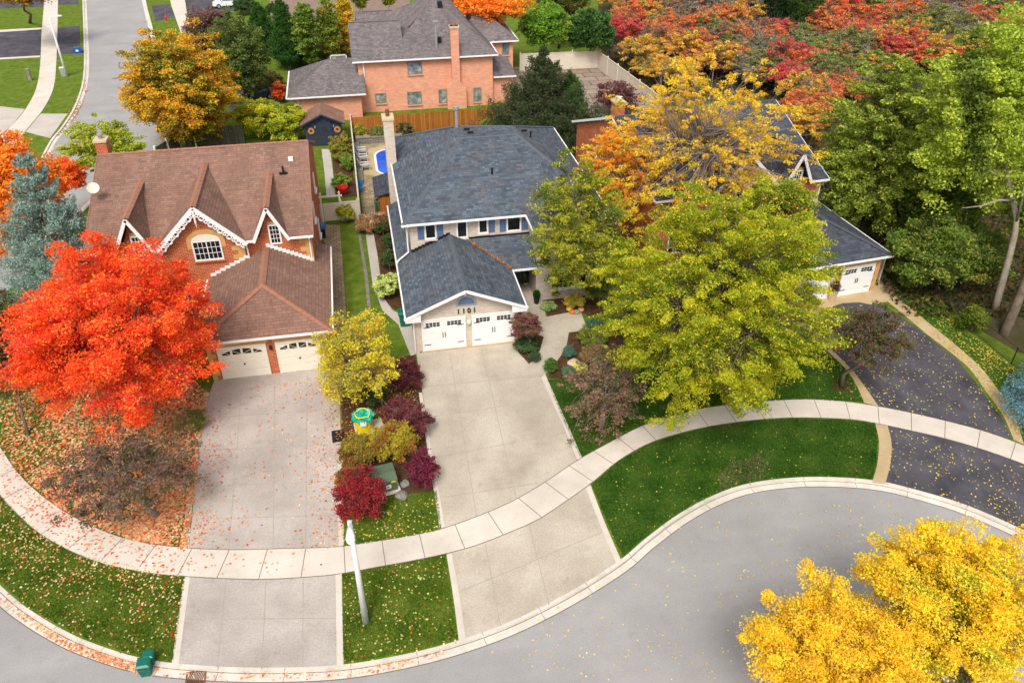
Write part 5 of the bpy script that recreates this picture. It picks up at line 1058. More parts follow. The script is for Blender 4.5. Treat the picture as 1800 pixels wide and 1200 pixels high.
tpx('serviceberry_tree', 624, 626, 178, 186, 3.3, [(208, 196, 50), (230, 192, 44), (168, 168, 52), (190, 184, 60)], [4, 3, 3, 2], 'light yellow tree with open grey branches between the two garages', base=(640, 700), seed=17, ncl=270, per=42, clr=.5, size=.12, bark='twig', twigs=2, k=1.0, low=-.9, branches=1.2, amp=.4)
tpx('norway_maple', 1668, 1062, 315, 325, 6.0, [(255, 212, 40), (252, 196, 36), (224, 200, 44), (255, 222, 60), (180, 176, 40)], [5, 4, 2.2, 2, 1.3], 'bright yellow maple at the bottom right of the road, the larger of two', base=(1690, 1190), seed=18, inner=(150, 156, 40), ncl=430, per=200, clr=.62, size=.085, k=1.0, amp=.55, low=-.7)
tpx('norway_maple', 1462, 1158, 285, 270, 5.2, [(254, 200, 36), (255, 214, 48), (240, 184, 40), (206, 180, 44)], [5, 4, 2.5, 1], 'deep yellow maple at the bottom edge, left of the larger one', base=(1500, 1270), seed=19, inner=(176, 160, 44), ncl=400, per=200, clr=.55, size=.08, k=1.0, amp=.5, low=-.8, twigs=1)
tpx('burning_bush', 1640, 1190, 210, 80, 2.6, [(150, 122, 90), (136, 124, 74), (112, 124, 56)], [3, 2, 2], 'dull brown green shrub beneath the bright yellow maples', seed=20, ncl=110, per=120, clr=.4, size=.08, stem=False)
tpx('orange_maple', 22, 345, 205, 285, 6.5, [(252, 150, 44), (255, 172, 50), (246, 116, 40), (226, 168, 50)], [5, 3, 3, 1.6], 'orange maple at the left edge behind the blue spruce', seed=21, ncl=300, per=130, clr=.85, size=.17, k=1.0, low=-.95)
tpx('orange_maple', 122, 312, 74, 76, 3.5, [(250, 124, 46), (246, 100, 42), (252, 160, 56)], [4, 3, 2], 'small orange red maple between the blue spruce and the brick chimney', seed=22, stem=False, ncl=90, per=100, clr=.55, size=.15, k=1.0)
tpx('elm_tree', 188, 268, 145, 130, 4.0, [(174, 186, 50), (198, 202, 60), (142, 160, 44), (214, 208, 66)], [4, 3, 3, 1.5], 'lime green tree behind the brick chimney of the brown roofed house', seed=23, ncl=200, per=100, clr=.7, size=.15, spray=.5)
tpx('purple_plum', 372, 66, 112, 118, 4.5, [(132, 98, 86), (110, 84, 76), (146, 108, 88), (98, 94, 66)], [4, 3, 2, 1.2], 'dark purple brown plum tree beside the far street', seed=24, ncl=170, per=110, clr=.9, size=.22)
tpx('green_tree', 425, 100, 98, 135, 5.0, [(104, 122, 58), (126, 138, 66), (84, 102, 50)], [4, 3, 3], 'mid green loose tree right of the purple plum', seed=25, ncl=180, per=100, clr=.9, size=.2, low=-.95)
tpx('maple_tree', 40, -14, 112, 66, 7.0, [(190, 140, 40), (150, 120, 40), (110, 104, 36)], [3, 2, 2], 'half bare golden maple at the top left corner', base=(52, 40), seed=26, ncl=90, per=120, clr=1.3, size=.26, twigs=1)
tpx('sycamore_tree', 1555, 275, 220, 330, 6.5, [(158, 172, 62), (128, 146, 54), (186, 192, 72), (106, 120, 48)], [4, 4, 2.8, 2], 'broad deep green tree at the woodland edge behind the dark grey roof', seed=27, ncl=520, per=170, clr=1.05, size=.18, spray=1.1, droop=.4, k=1.0, low=-.9, flatz=.6)
Pt = [at(1747, 549, -.1), aty(1755, 520, 37.95), aty(1765, 485, 38.0), aty(1775, 448, 38.1), aty(1784, 412, 38.2), aty(1787, 385, 38.4), aty(1781, 355, 38.7), aty(1772, 320, 39.1), aty(1764, 275, 39.8), aty(1758, 230, 40.4), aty(1752, 180, 41)]
Ex = [[aty(1787, 388, 38.3), aty(1797, 350, 38), aty(1803, 300, 37.6), aty(1806, 240, 37.5)], [aty(1781, 352, 38.7), aty(1755, 352, 37.4), aty(1725, 362, 36.6), aty(1690, 366, 36.2)], [aty(1772, 318, 39.1), aty(1740, 300, 39), aty(1715, 270, 39.5)]]
tpx('poplar_tree', 1735, 205, 255, 420, 12.0, [(166, 182, 62), (190, 200, 70), (138, 156, 54), (110, 126, 48)], [4, 3, 3.4, 1.5], 'tall light green poplar with a pale trunk at the right edge', base=(1747, 549), seed=28, ncl=460, per=110, clr=.95, size=.18, k=1.05, bark='bark_l', trunk_r=.18, low=-.85, rmin=.2, branches=.5, tpath=Pt, extra=Ex)
tpx('poplar_tree', 1830, 360, 110, 220, 7.0, [(130, 154, 48), (154, 172, 56), (104, 128, 44)], [4, 3, 3], 'shorter poplar with a grey trunk cut by the right edge of the photo', base=(1764, 590), seed=62, ncl=150, per=90, clr=.8, size=.18, k=1.0, bark='bark', trunk_r=.26, low=-.7, tpath=[at(1764, 590, -.1), aty(1788, 533, 36), aty(1815, 460, 36.2), aty(1830, 400, 36.5)])
tpx('tall_shrub', 1640, 440, 160, 150, 3.0, [(124, 144, 54), (100, 122, 48), (160, 162, 62), (84, 102, 46)], [3, 3, 1.5, 2], 'dark green thicket behind the chain link fence', seed=29, ncl=260, per=110, clr=.85, size=.17, k=1.0)
tpx('tall_shrub', 1655, 365, 150, 190, 4.0, [(110, 132, 46), (88, 112, 42), (140, 152, 54)], [3, 3, 1.5], 'mid green tall thicket between the broad green tree and the tall poplar', seed=63, ncl=260, per=110, clr=.9, size=.18, k=1.0)
tpx('tall_shrub', 1715, 452, 130, 120, 2.4, [(112, 130, 46), (88, 108, 42), (146, 144, 54)], [3, 3, 1.2], 'green thicket round the foot of the pale poplar', seed=30, ncl=160, per=100, clr=.8, size=.17, k=1.0)
tpx('tall_shrub', 1540, 372, 80, 80, 2.0, [(84, 104, 46), (66, 84, 40), (104, 116, 48)], [3, 3, 1.5], 'very dark shrub in the gap beside the dark grey garage roof', seed=31, ncl=150, per=100, clr=.8, size=.17, k=1.0)
tpx('low_shrub', 1610, 480, 70, 44, .8, [(70, 92, 30), (96, 108, 40)], [3, 2], 'low green shrub at the bend of the chain link fence', seed=32, ncl=60, per=110, clr=.45, size=.12)
tpx('low_shrub', 1715, 560, 60, 50, 1.0, [(96, 118, 34), (126, 134, 44)], [3, 2], 'small light green shrub growing through the chain link fence', seed=33, ncl=60, per=80, clr=.45, size=.12)
tpx('flowering_dogwood', 1527, 595, 165, 140, 3.6, [(116, 86, 70), (88, 94, 52), (136, 94, 80), (102, 108, 54), (164, 84, 90)], [3.4, 4, 1.6, 3.4, .6], 'small purple and green tree leaning over the asphalt driveway', base=(1479, 679), seed=34, ncl=170, per=46, clr=.42, size=.12, twigs=1, trunk_r=.11, amp=.45)
tpx('weeping_crabapple', 1065, 690, 180, 200, 2.9, [(152, 118, 98), (128, 108, 76), (166, 128, 112), (108, 116, 60), (112, 92, 74)], [4, 3, 2, 2.4, 2], 'weeping purple brown crabapple on the lawn right of the middle driveway', base=(1056, 757), seed=35, ncl=170, per=42, clr=.4, size=.115, twigs=1, bark='twig', trunk_r=.12, droop=.5, low=-.95, branches=1.0, amp=.5)
tpx('red_leaved_crabapple', 220, 828, 262, 150, 2.7, [(130, 104, 88), (112, 100, 68), (150, 116, 98), (92, 92, 54)], [4, 3, 2, 1.8], 'brown leaved spreading tree over the fallen leaves in front of the red maple', base=(278, 906), seed=36, ncl=230, per=48, clr=.42, size=.115, twigs=1, bark='twig', trunk_r=.12, branches=1.0, amp=.5)
tpx('pear_tree', 10, 610, 115, 270, 4.5, [(104, 92, 60), (118, 110, 64), (84, 88, 48), (128, 94, 70)], [3, 3, 2, 1.5], 'dark olive brown tree at the left edge below the blue spruce', base=(50, 765), seed=37, ncl=210, per=80, clr=.65, size=.12, low=-.9)
tpx('standard_lilac', 925, 574, 66, 56, 1.9, [(146, 92, 84), (122, 80, 72), (164, 108, 96), (108, 106, 62)], [4, 3, 2, 1.2], 'round headed burgundy tree at the right corner of the middle garage', base=(933, 620), seed=38, ncl=130, per=60, clr=.28, size=.085, twigs=1, trunk_r=.05, amp=.15)
# behind the pink house
for i, (cx, cy, w_, h_, z, cs, ws, lb_) in enumerate([
    (862, 12, 150, 66, 7.5, [(252, 160, 44), (248, 132, 36), (254, 186, 56), (180, 140, 50)], [4, 4, 2, 1], 'vivid orange maple directly behind the salmon brick house'),
    (958, 48, 96, 92, 4.5, [(120, 160, 50), (98, 138, 46), (146, 174, 60)], [4, 3, 2], 'fresh green tree behind the court at the salmon brick house'),
    (1040, 58, 88, 90, 4.0, [(78, 112, 52), (62, 94, 46), (100, 130, 58)], [4, 3, 1.5], 'dark green tree at the corner of the paved court'),
    (985, -2, 110, 60, 6.0, [(92, 96, 40), (70, 80, 34), (130, 112, 44)], [3, 3, 2], 'olive tree at the top edge above the fresh green tree')]):
    tpx('garden_tree', cx, cy, w_, h_, z, cs, ws, lb_, seed=70+i, ncl=200, per=110, clr=1.1, size=.25, k=1.0)
tpx('purple_shrub', 1085, 172, 84, 66, 1.8, [(132, 84, 86), (112, 74, 76), (146, 100, 92)], [3, 3, 1.5], 'dark purple shrub beside the court fence', seed=75, ncl=90, per=60, clr=.7, size=.2, twigs=1)
tpx('yellow_hedge', 452, 206, 92, 80, 2.0, [(194, 196, 46), (218, 206, 50), (148, 162, 42)], [4, 3, 2], 'rounded yellow green hedge mound right of the golden maple', seed=76, ncl=130, per=150, clr=.7, size=.17, amp=.2)
tpx('yellow_hedge', 508, 216, 78, 72, 1.8, [(176, 186, 46), (204, 198, 52), (122, 144, 42)], [4, 3, 3], 'rounded yellow green hedge mound nearest the navy shed', seed=77, ncl=110, per=150, clr=.7, size=.17, amp=.2)
tpx('autumn_shrub', 490, 160, 34, 36, 1.2, [(226, 110, 34), (200, 80, 60), (150, 150, 60)], [3, 2, 2], 'small orange shrub at the end of the low garage wing', seed=78, ncl=50, per=70, clr=.5, size=.18, stem=False)
# conifers
def cfr(px, py, apexy):       # height of a thing whose foot and top are known in the photo
    b = at(px, py); lo, hi = .5, 25
    for _ in range(40):
        m = (lo+hi)/2; d = np.array([b[0], b[1], m-HC]); y = 600-FPX*(d @ Uv)/(d @ Fv)
        if y > apexy: lo = m
        else: hi = m
    return b, (lo+hi)/2
b, h_ = cfr(136, 538, 260)
conifer('blue_spruce', b, h_, 4.3, [(156, 180, 166), (132, 158, 146), (180, 200, 186), (112, 138, 126)], [4, 3, 2, 1.5], 'silvery blue spruce at the left end of the brown roofed house', seed=41, rows=19, per=380, size=.17, droop=.25, upturn=.3, power=.85, jag=.3, k=1.05, br_r=.1)
b, h_ = cfr(1850, 735, 555)
conifer('blue_spruce', b, h_, 2.9, [(124, 168, 178), (104, 146, 158), (148, 188, 194)], [4, 3, 2], 'steel blue spruce cut by the right edge of the photo', seed=42, rows=20, per=150, size=.13, droop=.28, upturn=.25, power=.8, k=1.05)
b, h_ = cfr(952, 268, 82)
conifer('hemlock_tree', b, h_, 6.2, [(84, 98, 62), (74, 88, 54), (104, 102, 70), (62, 82, 48)], [4, 3, 2, 2], 'dark bronze evergreen behind the grey roofed cream house', seed=43, rows=26, per=300, size=.22, droop=.1, upturn=.25, power=1.0, jag=.4, k=.95)
b, h_ = cfr(1000, 262, 128)
conifer('cedar_tree', b, h_, 2.6, [(90, 128, 62), (112, 148, 72), (70, 104, 52)], [4, 2, 2], 'green cedar against the right side of the bronze evergreen', seed=44, rows=26, per=200, size=.2, droop=.5, upturn=.1, power=.6, k=1.0)
for i, (x, y, t, r_) in enumerate([(466, 92, 6, 2.0), (510, 122, -10, 2.1)]):
    b, h_ = cfr(x, y, t); conifer('columnar_cedar', b, h_, r_, [(66, 104, 42), (82, 122, 50), (54, 88, 38)], [3, 2, 2], ['narrow dark green cedar left of the brick path', 'narrow dark green cedar right of the brick path'][i], seed=45+i, rows=30, per=100, size=.22, droop=-.7, upturn=0, power=.75, k=1.0)
for i, (cx, cy, w_, h_, cs, ws, lb_) in enumerate([
    (538, 58, 52, 128, [(126, 150, 56), (102, 130, 50), (152, 168, 70)], [4, 3, 2], 'tall green columnar pear next to the narrow cedar'),
    (577, 52, 42, 116, [(138, 154, 54), (112, 134, 48), (174, 164, 56)], [4, 3, 2], 'middle columnar pear of the row, green turning yellow'),
    (608, 40, 36, 104, [(222, 186, 50), (192, 172, 50), (236, 196, 56)], [4, 3, 2], 'golden columnar pear at the corner of the taupe roof'),
    (632, -4, 30, 40, [(120, 132, 40), (150, 150, 44)], [2, 1], 'columnar pear top left of the taupe roof peak'),
    (682, -8, 30, 40, [(130, 140, 36), (160, 156, 40)], [2, 1], 'columnar pear beside the taupe roof peak')]):
    tpx('columnar_pear', cx, cy, w_, h_, 4.5 if i < 3 else 3.5, cs, ws, lb_, seed=80+i, ncl=110, per=120, clr=.75, size=.22, low=-1.0, amp=.15, clamp=False)
# shrubs and small plants near the houses
SH = [
 ('burgundy_shrub', 713, 658, 62, 66, .9, [(112, 38, 50), (90, 34, 44), (140, 50, 60)], 'burgundy shrub left of the middle driveway near the garage, topmost of three'),
 ('burgundy_shrub', 705, 722, 70, 50, .9, [(134, 56, 66), (108, 44, 54), (150, 74, 80)], 'dusty burgundy shrub right of the yellow drum'),
 ('burgundy_shrub', 738, 742, 48, 50, .9, [(120, 44, 58), (96, 38, 50), (140, 60, 70)], 'burgundy shrub touching the driveway edge right of the dusty one'),
 ('barberry_shrub', 744, 826, 66, 76, .9, [(136, 26, 64), (106, 30, 48), (160, 40, 76)], 'magenta barberry shrub right of the green transformer'),
 ('japanese_maple', 637, 868, 92, 92, 1.2, [(176, 30, 40), (150, 26, 38), (200, 44, 50), (120, 40, 40)], 'low weeping crimson japanese maple in front of the lamp post'),
 ('spirea_shrub', 690, 775, 92, 84, .9, [(150, 134, 26), (196, 146, 30), (112, 116, 26), (186, 110, 34)], 'yellow green spirea mound in the middle of the property line bed'),
 ('spirea_shrub', 635, 792, 78, 66, .8, [(128, 118, 28), (178, 108, 36), (98, 104, 28), (160, 74, 40)], 'orange tinged spirea mound beside the left driveway'),
 ('spirea_shrub', 618, 838, 62, 46, .7, [(150, 84, 40), (116, 104, 30), (180, 60, 40)], 'rust coloured low shrub above the crimson japanese maple'),
 ('dark_shrub', 655, 690, 56, 44, .9, [(52, 70, 26), (70, 88, 30), (38, 54, 22)], 'dark green shrub under the light yellow tree'),
 ('hydrangea_bush', 682, 502, 46, 56, .9, [(176, 186, 104), (196, 200, 124), (120, 140, 56)], 'pale lime hydrangea bush at the left corner of the middle garage'),
 ('boxwood_hedge', 682, 425, 28, 30, .8, [(66, 84, 34), (54, 72, 30)], 'dark hedge clump nearest the fountain grass along the middle house'),
 ('boxwood_hedge', 684, 455, 34, 40, .9, [(60, 80, 32), (48, 66, 28), (78, 94, 40)], 'dark hedge clump above the lime hydrangea'),
 ('boxwood_hedge', 672, 400, 26, 26, .6, [(74, 86, 36), (56, 72, 30)], 'small dark hedge clump beside the black iron gate'),
 ('fountain_grass', 642, 396, 34, 40, .7, [(176, 136, 92), (150, 112, 76), (196, 160, 116)], 'dry tan fountain grass beside the cream fence panel'),
 ('fountain_grass', 671, 393, 34, 34, .7, [(170, 126, 86), (146, 106, 74), (188, 148, 106)], 'dry tan fountain grass against the left wall of the middle house'),
 ('yellow_shrub', 606, 374, 34, 34, .9, [(140, 144, 34), (176, 166, 40), (96, 110, 30)], 'yellow green shrub in front of the cream fence panel'),
 ('garden_shrub', 598, 318, 34, 34, .6, [(104, 128, 38), (130, 146, 44)], 'bright green plants beside the aqua cushion'),
 ('garden_shrub', 601, 262, 44, 52, 1.2, [(128, 130, 40), (176, 128, 44), (96, 106, 34)], 'orange tinged shrub beside the navy shed'),
 ('garden_shrub', 612, 285, 28, 34, .8, [(92, 118, 34), (116, 136, 40)], 'green shrub between the garden path and the cream fence'),
 ('garden_shrub', 632, 232, 26, 26, .7, [(150, 140, 40), (120, 120, 36)], 'yellowing shrub at the left end of the cedar fence'),
 ('garden_shrub', 668, 234, 40, 24, .6, [(104, 110, 50), (84, 96, 44)], 'grey green shrub above the stone retaining wall'),
 ('garden_shrub', 712, 230, 34, 26, .7, [(110, 100, 50), (80, 60, 50)], 'brownish shrub behind the white brick chimney'),
 ('garden_shrub', 866, 222, 44, 24, .9, [(110, 124, 40), (90, 100, 36)], 'low olive shrub at the right end of the cedar fence'),
 ('boxwood_ball', 968, 643, 27, 26, .45, [(56, 92, 26), (72, 108, 34)], 'round clipped green boxwood beside the middle driveway walk'),
 ('low_evergreen', 1000, 618, 24, 20, .3, [(60, 100, 76), (76, 112, 84)], 'low blue green juniper beside the walk'),
 ('low_evergreen', 999, 652, 26, 18, .3, [(66, 100, 70), (86, 112, 76)], 'low blue green juniper behind the boxwood ball'),
 ('low_evergreen', 1044, 568, 24, 18, .3, [(30, 90, 84), (50, 104, 90)], 'teal green low juniper right of the pumpkins'),
 ('hosta_plant', 1020, 646, 26, 18, .25, [(206, 206, 90), (180, 190, 70)], 'yellow hosta in the mulch bed under the crabapple'),
 ('hosta_plant', 964, 538, 26, 18, .25, [(150, 166, 100), (120, 140, 70)], 'variegated green hosta beside the porch pot'),
 ('hosta_plant', 1060, 614, 16, 14, .25, [(190, 196, 90), (150, 170, 70)], 'small yellow green hosta under the honey locust'),
 ('dark_shrub', 925, 605, 44, 28, .4, [(44, 74, 34), (62, 90, 44)], 'dark green low shrub at the foot of the burgundy standard'),
 ('dark_shrub', 940, 628, 20, 30, .3, [(50, 72, 44), (66, 84, 50)], 'grey green low planting along the walk edge'),
 ('garden_shrub', 1010, 528, 36, 26, .6, [(180, 160, 40), (140, 136, 36)], 'yellow mum mound above the pumpkins'),
 ('garden_shrub', 1040, 590, 60, 40, .6, [(104, 116, 34), (132, 132, 40), (76, 90, 30)], 'olive shrub below the pumpkins under the birch'),
 ('garden_shrub', 1050, 625, 60, 40, .6, [(128, 104, 60), (104, 96, 50)], 'brown seed headed perennials in the mulch bed'),
 ('columnar_shrub', 968, 455, 40, 110, 2.2, [(92, 92, 34), (120, 104, 36), (150, 110, 40), (66, 76, 28)], 'bronze green climbing shrub on the wing of the cream house'),
 ('garden_shrub', 1055, 510, 60, 60, 1.4, [(96, 108, 30), (124, 128, 34), (66, 80, 26)], 'olive shrub against the front window of the cream house'),
 ('garden_shrub', 1110, 560, 70, 70, 1.2, [(90, 100, 30), (70, 82, 26)], 'dark olive shrub in the shade of the honey locust'),
 ('garden_shrub', 1420, 520, 40, 50, 1.0, [(110, 122, 36), (84, 98, 32)], 'green shrub between the right hand garage doors and the honey locust'),
 ('low_evergreen', 700, 640, 30, 26, .4, [(150, 120, 40), (110, 100, 40)], 'brown green groundcover clump beside the burgundy shrubs'),
 ('garden_shrub', 330, 740, 60, 26, .4, [(150, 130, 80), (96, 100, 40)], 'flattened olive shrub under the edge of the red maple'),
 ('garden_shrub', 375, 590, 26, 80, 1.0, [(70, 84, 36), (50, 62, 30)], 'dark foundation shrub left of the arched garage doors'),
 ('dark_hedge', 552, 90, 120, 30, 1.0, [(60, 70, 34), (80, 84, 40), (110, 96, 44)], 'low hedge behind the basketball hoop'),
 ('dark_hedge', 470, 140, 50, 24, .8, [(96, 92, 46), (120, 110, 50)], 'brown green border at the edge of the back lawn'),
 ('round_hedge', 478, 18, 26, 28, 1.2, [(58, 84, 34), (44, 66, 28)], 'clipped round hedge behind the narrow cedar'),
 ('round_hedge', 430, 10, 40, 26, 1.2, [(60, 88, 34), (46, 70, 30)], 'clipped hedge right of the white car'),
]
def shrub(i, name, cx, cy, w_, h_, z, cs, lb_):
    gr = name == 'fountain_grass'; hyd = name == 'hydrangea_bush'; ball = name == 'boxwood_ball'
    r_ = w_/2*mpp(at(cx, cy, z))
    kw = dict(ncl=int(44+50*r_**2) if not hyd else 80, per=75, clr=.16+.16*r_, size=.05+.045*min(r_, 1.6), amp=.12 if ball else .3, low=-.55, twigs=0 if hyd or ball else 1, bark='twig', trunk_r=.04, cat='shrub', branches=.8, k=.95)
    if mpp(at(cx, cy, z)) > .045: kw['size'] *= 1.5
    if gr: kw.update(aspect=.16, size=.3, up=-.2, per=60, flatz=1.0, droop=-1.2, cat='ornamental grass')
    if hyd: kw.update(ncl=130, clr=.24, per=110, size=.1, rmin=.75)
    cs = [tuple(min(255, v*1.1+18) for v in q) if q[1] > .75*q[0] else (.8*q[0]+22, .8*q[1]+24, .74*q[2]+22) for q in cs]; c, rad = crown_at(cx, cy, w_, h_, z); rad = (rad[0], rad[1], min(max(rad[2], .5*rad[0]), c[2]*1.1))
    tree(name, (c[0], c[1], 0), c, rad, cs, [1/(1+.35*j) for j in range(len(cs))], lb_, seed=200+i, leafname='foliage', **kw)
for i, s_ in enumerate(SH): shrub(i, *s_)

# ---- the woodland beyond the court: sumac, bare thicket and evergreens
OR = [(214, 126, 72), (196, 116, 74), (160, 118, 74), (232, 146, 76)]; RD = [(200, 74, 76), (206, 96, 78), (170, 84, 76), (140, 112, 76)]; RO = [(218, 116, 66), (198, 98, 60), (226, 146, 70), (150, 122, 70)]
GY = [(158, 144, 128), (138, 128, 110), (120, 120, 86)]; OL = [(130, 138, 72), (108, 122, 64), (156, 146, 78)]; YO = [(206, 164, 66), (200, 154, 62), (232, 190, 66), (140, 136, 66)]; GR = [(128, 158, 70), (104, 136, 60), (150, 176, 78)]; BR = [(160, 122, 90), (142, 114, 92), (122, 106, 80)]
KN = {'rust orange': OR, 'scarlet': RD, 'fiery orange red': RO, 'grey bare': GY, 'olive': OL, 'golden': YO, 'fresh green': GR, 'brown': BR}
def wood_proto(nm, cs, seed, sparse):
    return tree('sumac_bush' if nm not in ('grey bare', 'olive', 'fresh green', 'brown') else 'woodland_shrub', (0, 0, 0), (0, 0, 2.3), (2.3, 2.3, 1.7), cs, [1/(1+.4*j) for j in range(len(cs))],
                nm, cat='shrub', seed=seed, ncl=70 if not sparse else 40, per=52 if not sparse else 16, clr=.65, size=.24, amp=.4, aspect=.45, twigs=4 if sparse else 2, bark='twig', trunk_r=.06, low=-.6, branches=1.3, k=1.1, spray=.5)
protos = {nm: [wood_proto(nm, cs, 300+7*i+j, nm == 'grey bare') for j in range(2)] for i, (nm, cs) in enumerate(KN.items())}
W = []
def patch(nm, pts):
    for p in pts: W.append((nm, *p))
patch('rust orange', [(1085, 10), (1112, 28), (1140, 8), (1165, 30), (1190, 8), (1128, 48), (1100, 60), (1205, 25), (1230, 5), (1252, 18), (1270, 48), (1285, 62), (1180, 95), (1150, 82), (1208, 105), (1225, 78), (1440, 60), (1465, 72), (1500, 85), (1530, 98), (1420, 48), (1545, 75), (1610, 118), (1250, 55)])
patch('fiery orange red', [(1500, 22), (1525, 38), (1540, 52), (1515, 12), (1480, 48), (1562, 60), (1210, 128), (1225, 118), (1425, 155), (1450, 168), (1475, 165), (1495, 172), (1440, 190), (1405, 210), (1415, 235), (1690, 22), (1700, 40), (1560, 92), (1588, 100), (1238, 98)])
patch('scarlet', [(1095, 85), (1108, 98), (1345, 68), (1362, 74), (1338, 84), (1468, 12), (1480, 30), (1455, 22), (1435, 62), (1475, 42), (1570, 85), (1590, 95), (1545, 108), (1650, 118), (1630, 108), (1378, 135), (1390, 148), (1385, 162), (1600, 110), (1520, 92), (1480, 90)])
patch('golden', [(1222, 52), (1240, 60), (1415, 170), (1402, 185), (1150, 125), (1135, 108), (1178, 135), (1535, 4), (1560, 12), (1615, 72), (1400, 150), (1200, 150), (1120, 120), (1160, 150), (1250, 130), (1420, 200)])
patch('grey bare', [(1225, 30), (1255, 38), (1290, 30), (1215, 62), (1290, 85), (1310, 92), (1365, 105), (1400, 100), (1180, 62), (1600, 35), (1625, 20), (1650, 45), (1575, 30), (1665, 70), (1680, 90), (1640, 75), (1490, 110), (1510, 120), (1330, 110), (1350, 125), (1300, 115), (1310, 145), (1360, 150), (1200, 45), (1720, 60), (1710, 95), (1700, 5), (1660, 5), (1420, 15), (1438, 5)])
patch('olive', [(1160, 60), (1130, 75), (1265, 85), (1290, 130), (1320, 130), (1340, 140), (1420, 120), (1560, 40), (1600, 55), (1630, 50), (1275, 105), (1395, 78), (1210, 88), (1390, 120), (1455, 125), (1480, 140), (1580, 70), (1640, 95), (1740, 20), (1760, 60), (1745, 90), (1250, 75)])
patch('fresh green', [(1435, 105), (1448, 122), (1430, 138), (1465, 108), (1530, 128), (1230, 72), (1505, 140)])
patch('brown', [(1250, 95), (1310, 60), (1320, 78), (1575, 52), (1605, 85), (1670, 30), (1655, 100), (1280, 5), (1300, 20), (1370, 118), (1405, 132), (1460, 150), (1440, 75), (1180, 40), (1145, 98), (1690, 70)])
rx = random.Random(8)
for nm, x, y in list(W):
    if rx.random() < .6: W.append((rx.choice(['grey bare', 'olive', 'rust orange', 'golden', 'rust orange', 'fiery orange red']), x+rx.uniform(-16, 16), y+rx.uniform(-9, 9)))
used = set(); rw_ = random.Random(5)
W.sort(key=lambda t: t[2])
for nm, x, y in W:
    j = rw_.randrange(2); p = protos[nm][j]
    if (nm, j) in used:
        o = copy_tree(p)
    else: o = p; used.add((nm, j))
    c = at(x, y+12, 0); o.location = (c[0], c[1], 0); s_ = rw_.uniform(.7, 1.15)*(1+.0035*max(0, c[1]-90)); o.scale = (s_*1.05, s_*1.05, s_*rw_.uniform(.8, 1.25)); o.rotation_euler = (0, 0, rw_.uniform(0, 6.28))
    kind = 'sumac bush' if 'sumac' in o.name else 'thicket shrub'
    o['label'] = f'{nm} {kind} in the woodland beyond the beige court fence'; o['group'] = f'{nm} bushes in the woodland'
for nm, L in protos.items():
    for j, p in enumerate(L):
        if (nm, j) not in used:
            for ch in list(p.children): bpy.data.objects.remove(ch)
            bpy.data.objects.remove(p)
b, h_ = cfr(1352, 70, -30); conifer('spruce_tree', b, h_, 4.2, [(34, 60, 34), (46, 74, 38), (26, 46, 28)], [3, 2, 2], 'very dark green spruce standing in the red and orange woodland', seed=47, rows=18, per=110, size=.3, droop=.3, upturn=.1, power=.8, k=.75)
b, h_ = cfr(1405, 66, -30); conifer('cedar_tree', b, h_, 4.6, [(74, 104, 40), (92, 120, 46), (56, 84, 34)], [3, 2, 2], 'broad green cedar right of the very dark spruce in the woodland', seed=48, rows=18, per=110, size=.3, droop=.1, upturn=.1, power=.6, k=.8)
b, h_ = cfr(1292, 18, -60); conifer('spruce_tree', b, h_, 3.6, [(36, 62, 36), (50, 78, 40)], [3, 2], 'dark spruce at the top edge left of the very dark one', seed=49, rows=16, per=90, size=.3, power=.8, k=.75)
# understorey that nobody could count
rng = np.random.default_rng(99); PX = []
while len(PX) < 26000:
    x = rng.uniform(1060, 1900); y = rng.uniform(0, 560)
    edge = 1060+max(0, (y-110))*.85 if y < 400 else 1420+(y-400)*1.0
    if x > edge+18 and not (y > 180 and x < 1400) and not (x < 1165 and y > 118): PX.append((x, y))
PP = np.array([at(x, y, 0) for x, y in PX]); PP[:, 2] = rng.uniform(.03, .8, len(PP))*rng.uniform(.2, 1, len(PP))
me = leaf_mesh('understorey', PP, .3, pal(rng, len(PP), [(70, 72, 36), (96, 84, 50), (52, 62, 30), (120, 100, 60), (140, 96, 50)], [3, 2, 3, 1.5, 1], .2, .85), rng, .8)
o = bpy.data.objects.new('understorey', me); COL.objects.link(o); tag(o, 'low weeds and litter covering the woodland floor', 'undergrowth', kind='stuff')

# ---- grass blades over the near lawns
KA = np.array(resample(KL, 900))
def blades(name, poly, n, cols, label, seed):
    rng = np.random.default_rng(seed); W_ = [at(x, y)[:2] for x, y in poly]; xs = [p[0] for p in W_]; ys = [p[1] for p in W_]; out = []
    while len(out) < n:
        x, y = rng.uniform(min(xs), max(xs)), rng.uniform(min(ys), max(ys))
        if inpoly(x, y, W_) and ((KA-[x, y])**2).sum(1).min() > .2**2*1.4: out.append((x, y, .025))
    P = np.array(out); P[:, :2] += rng.normal(0, .02, (n, 2)); q = P[:, :2]; f = np.sin(q @ [1.9, .7])*np.sin(q @ [-.8, 2.3])+rng.normal(0, .8, n)
    C = np.array([lin(c) for c in cols]); C = C[np.clip(((f+1.6)/3.2*len(C)).astype(int), 0, len(C)-1)]*(1+rng.normal(0, .16, (n, 1)))
    o = bpy.data.objects.new(name, leaf_mesh(name, P, .085, np.clip(C, .002, .9)*.8, rng, .3, .4)); COL.objects.link(o); tag(o, label, 'grass', kind='stuff')
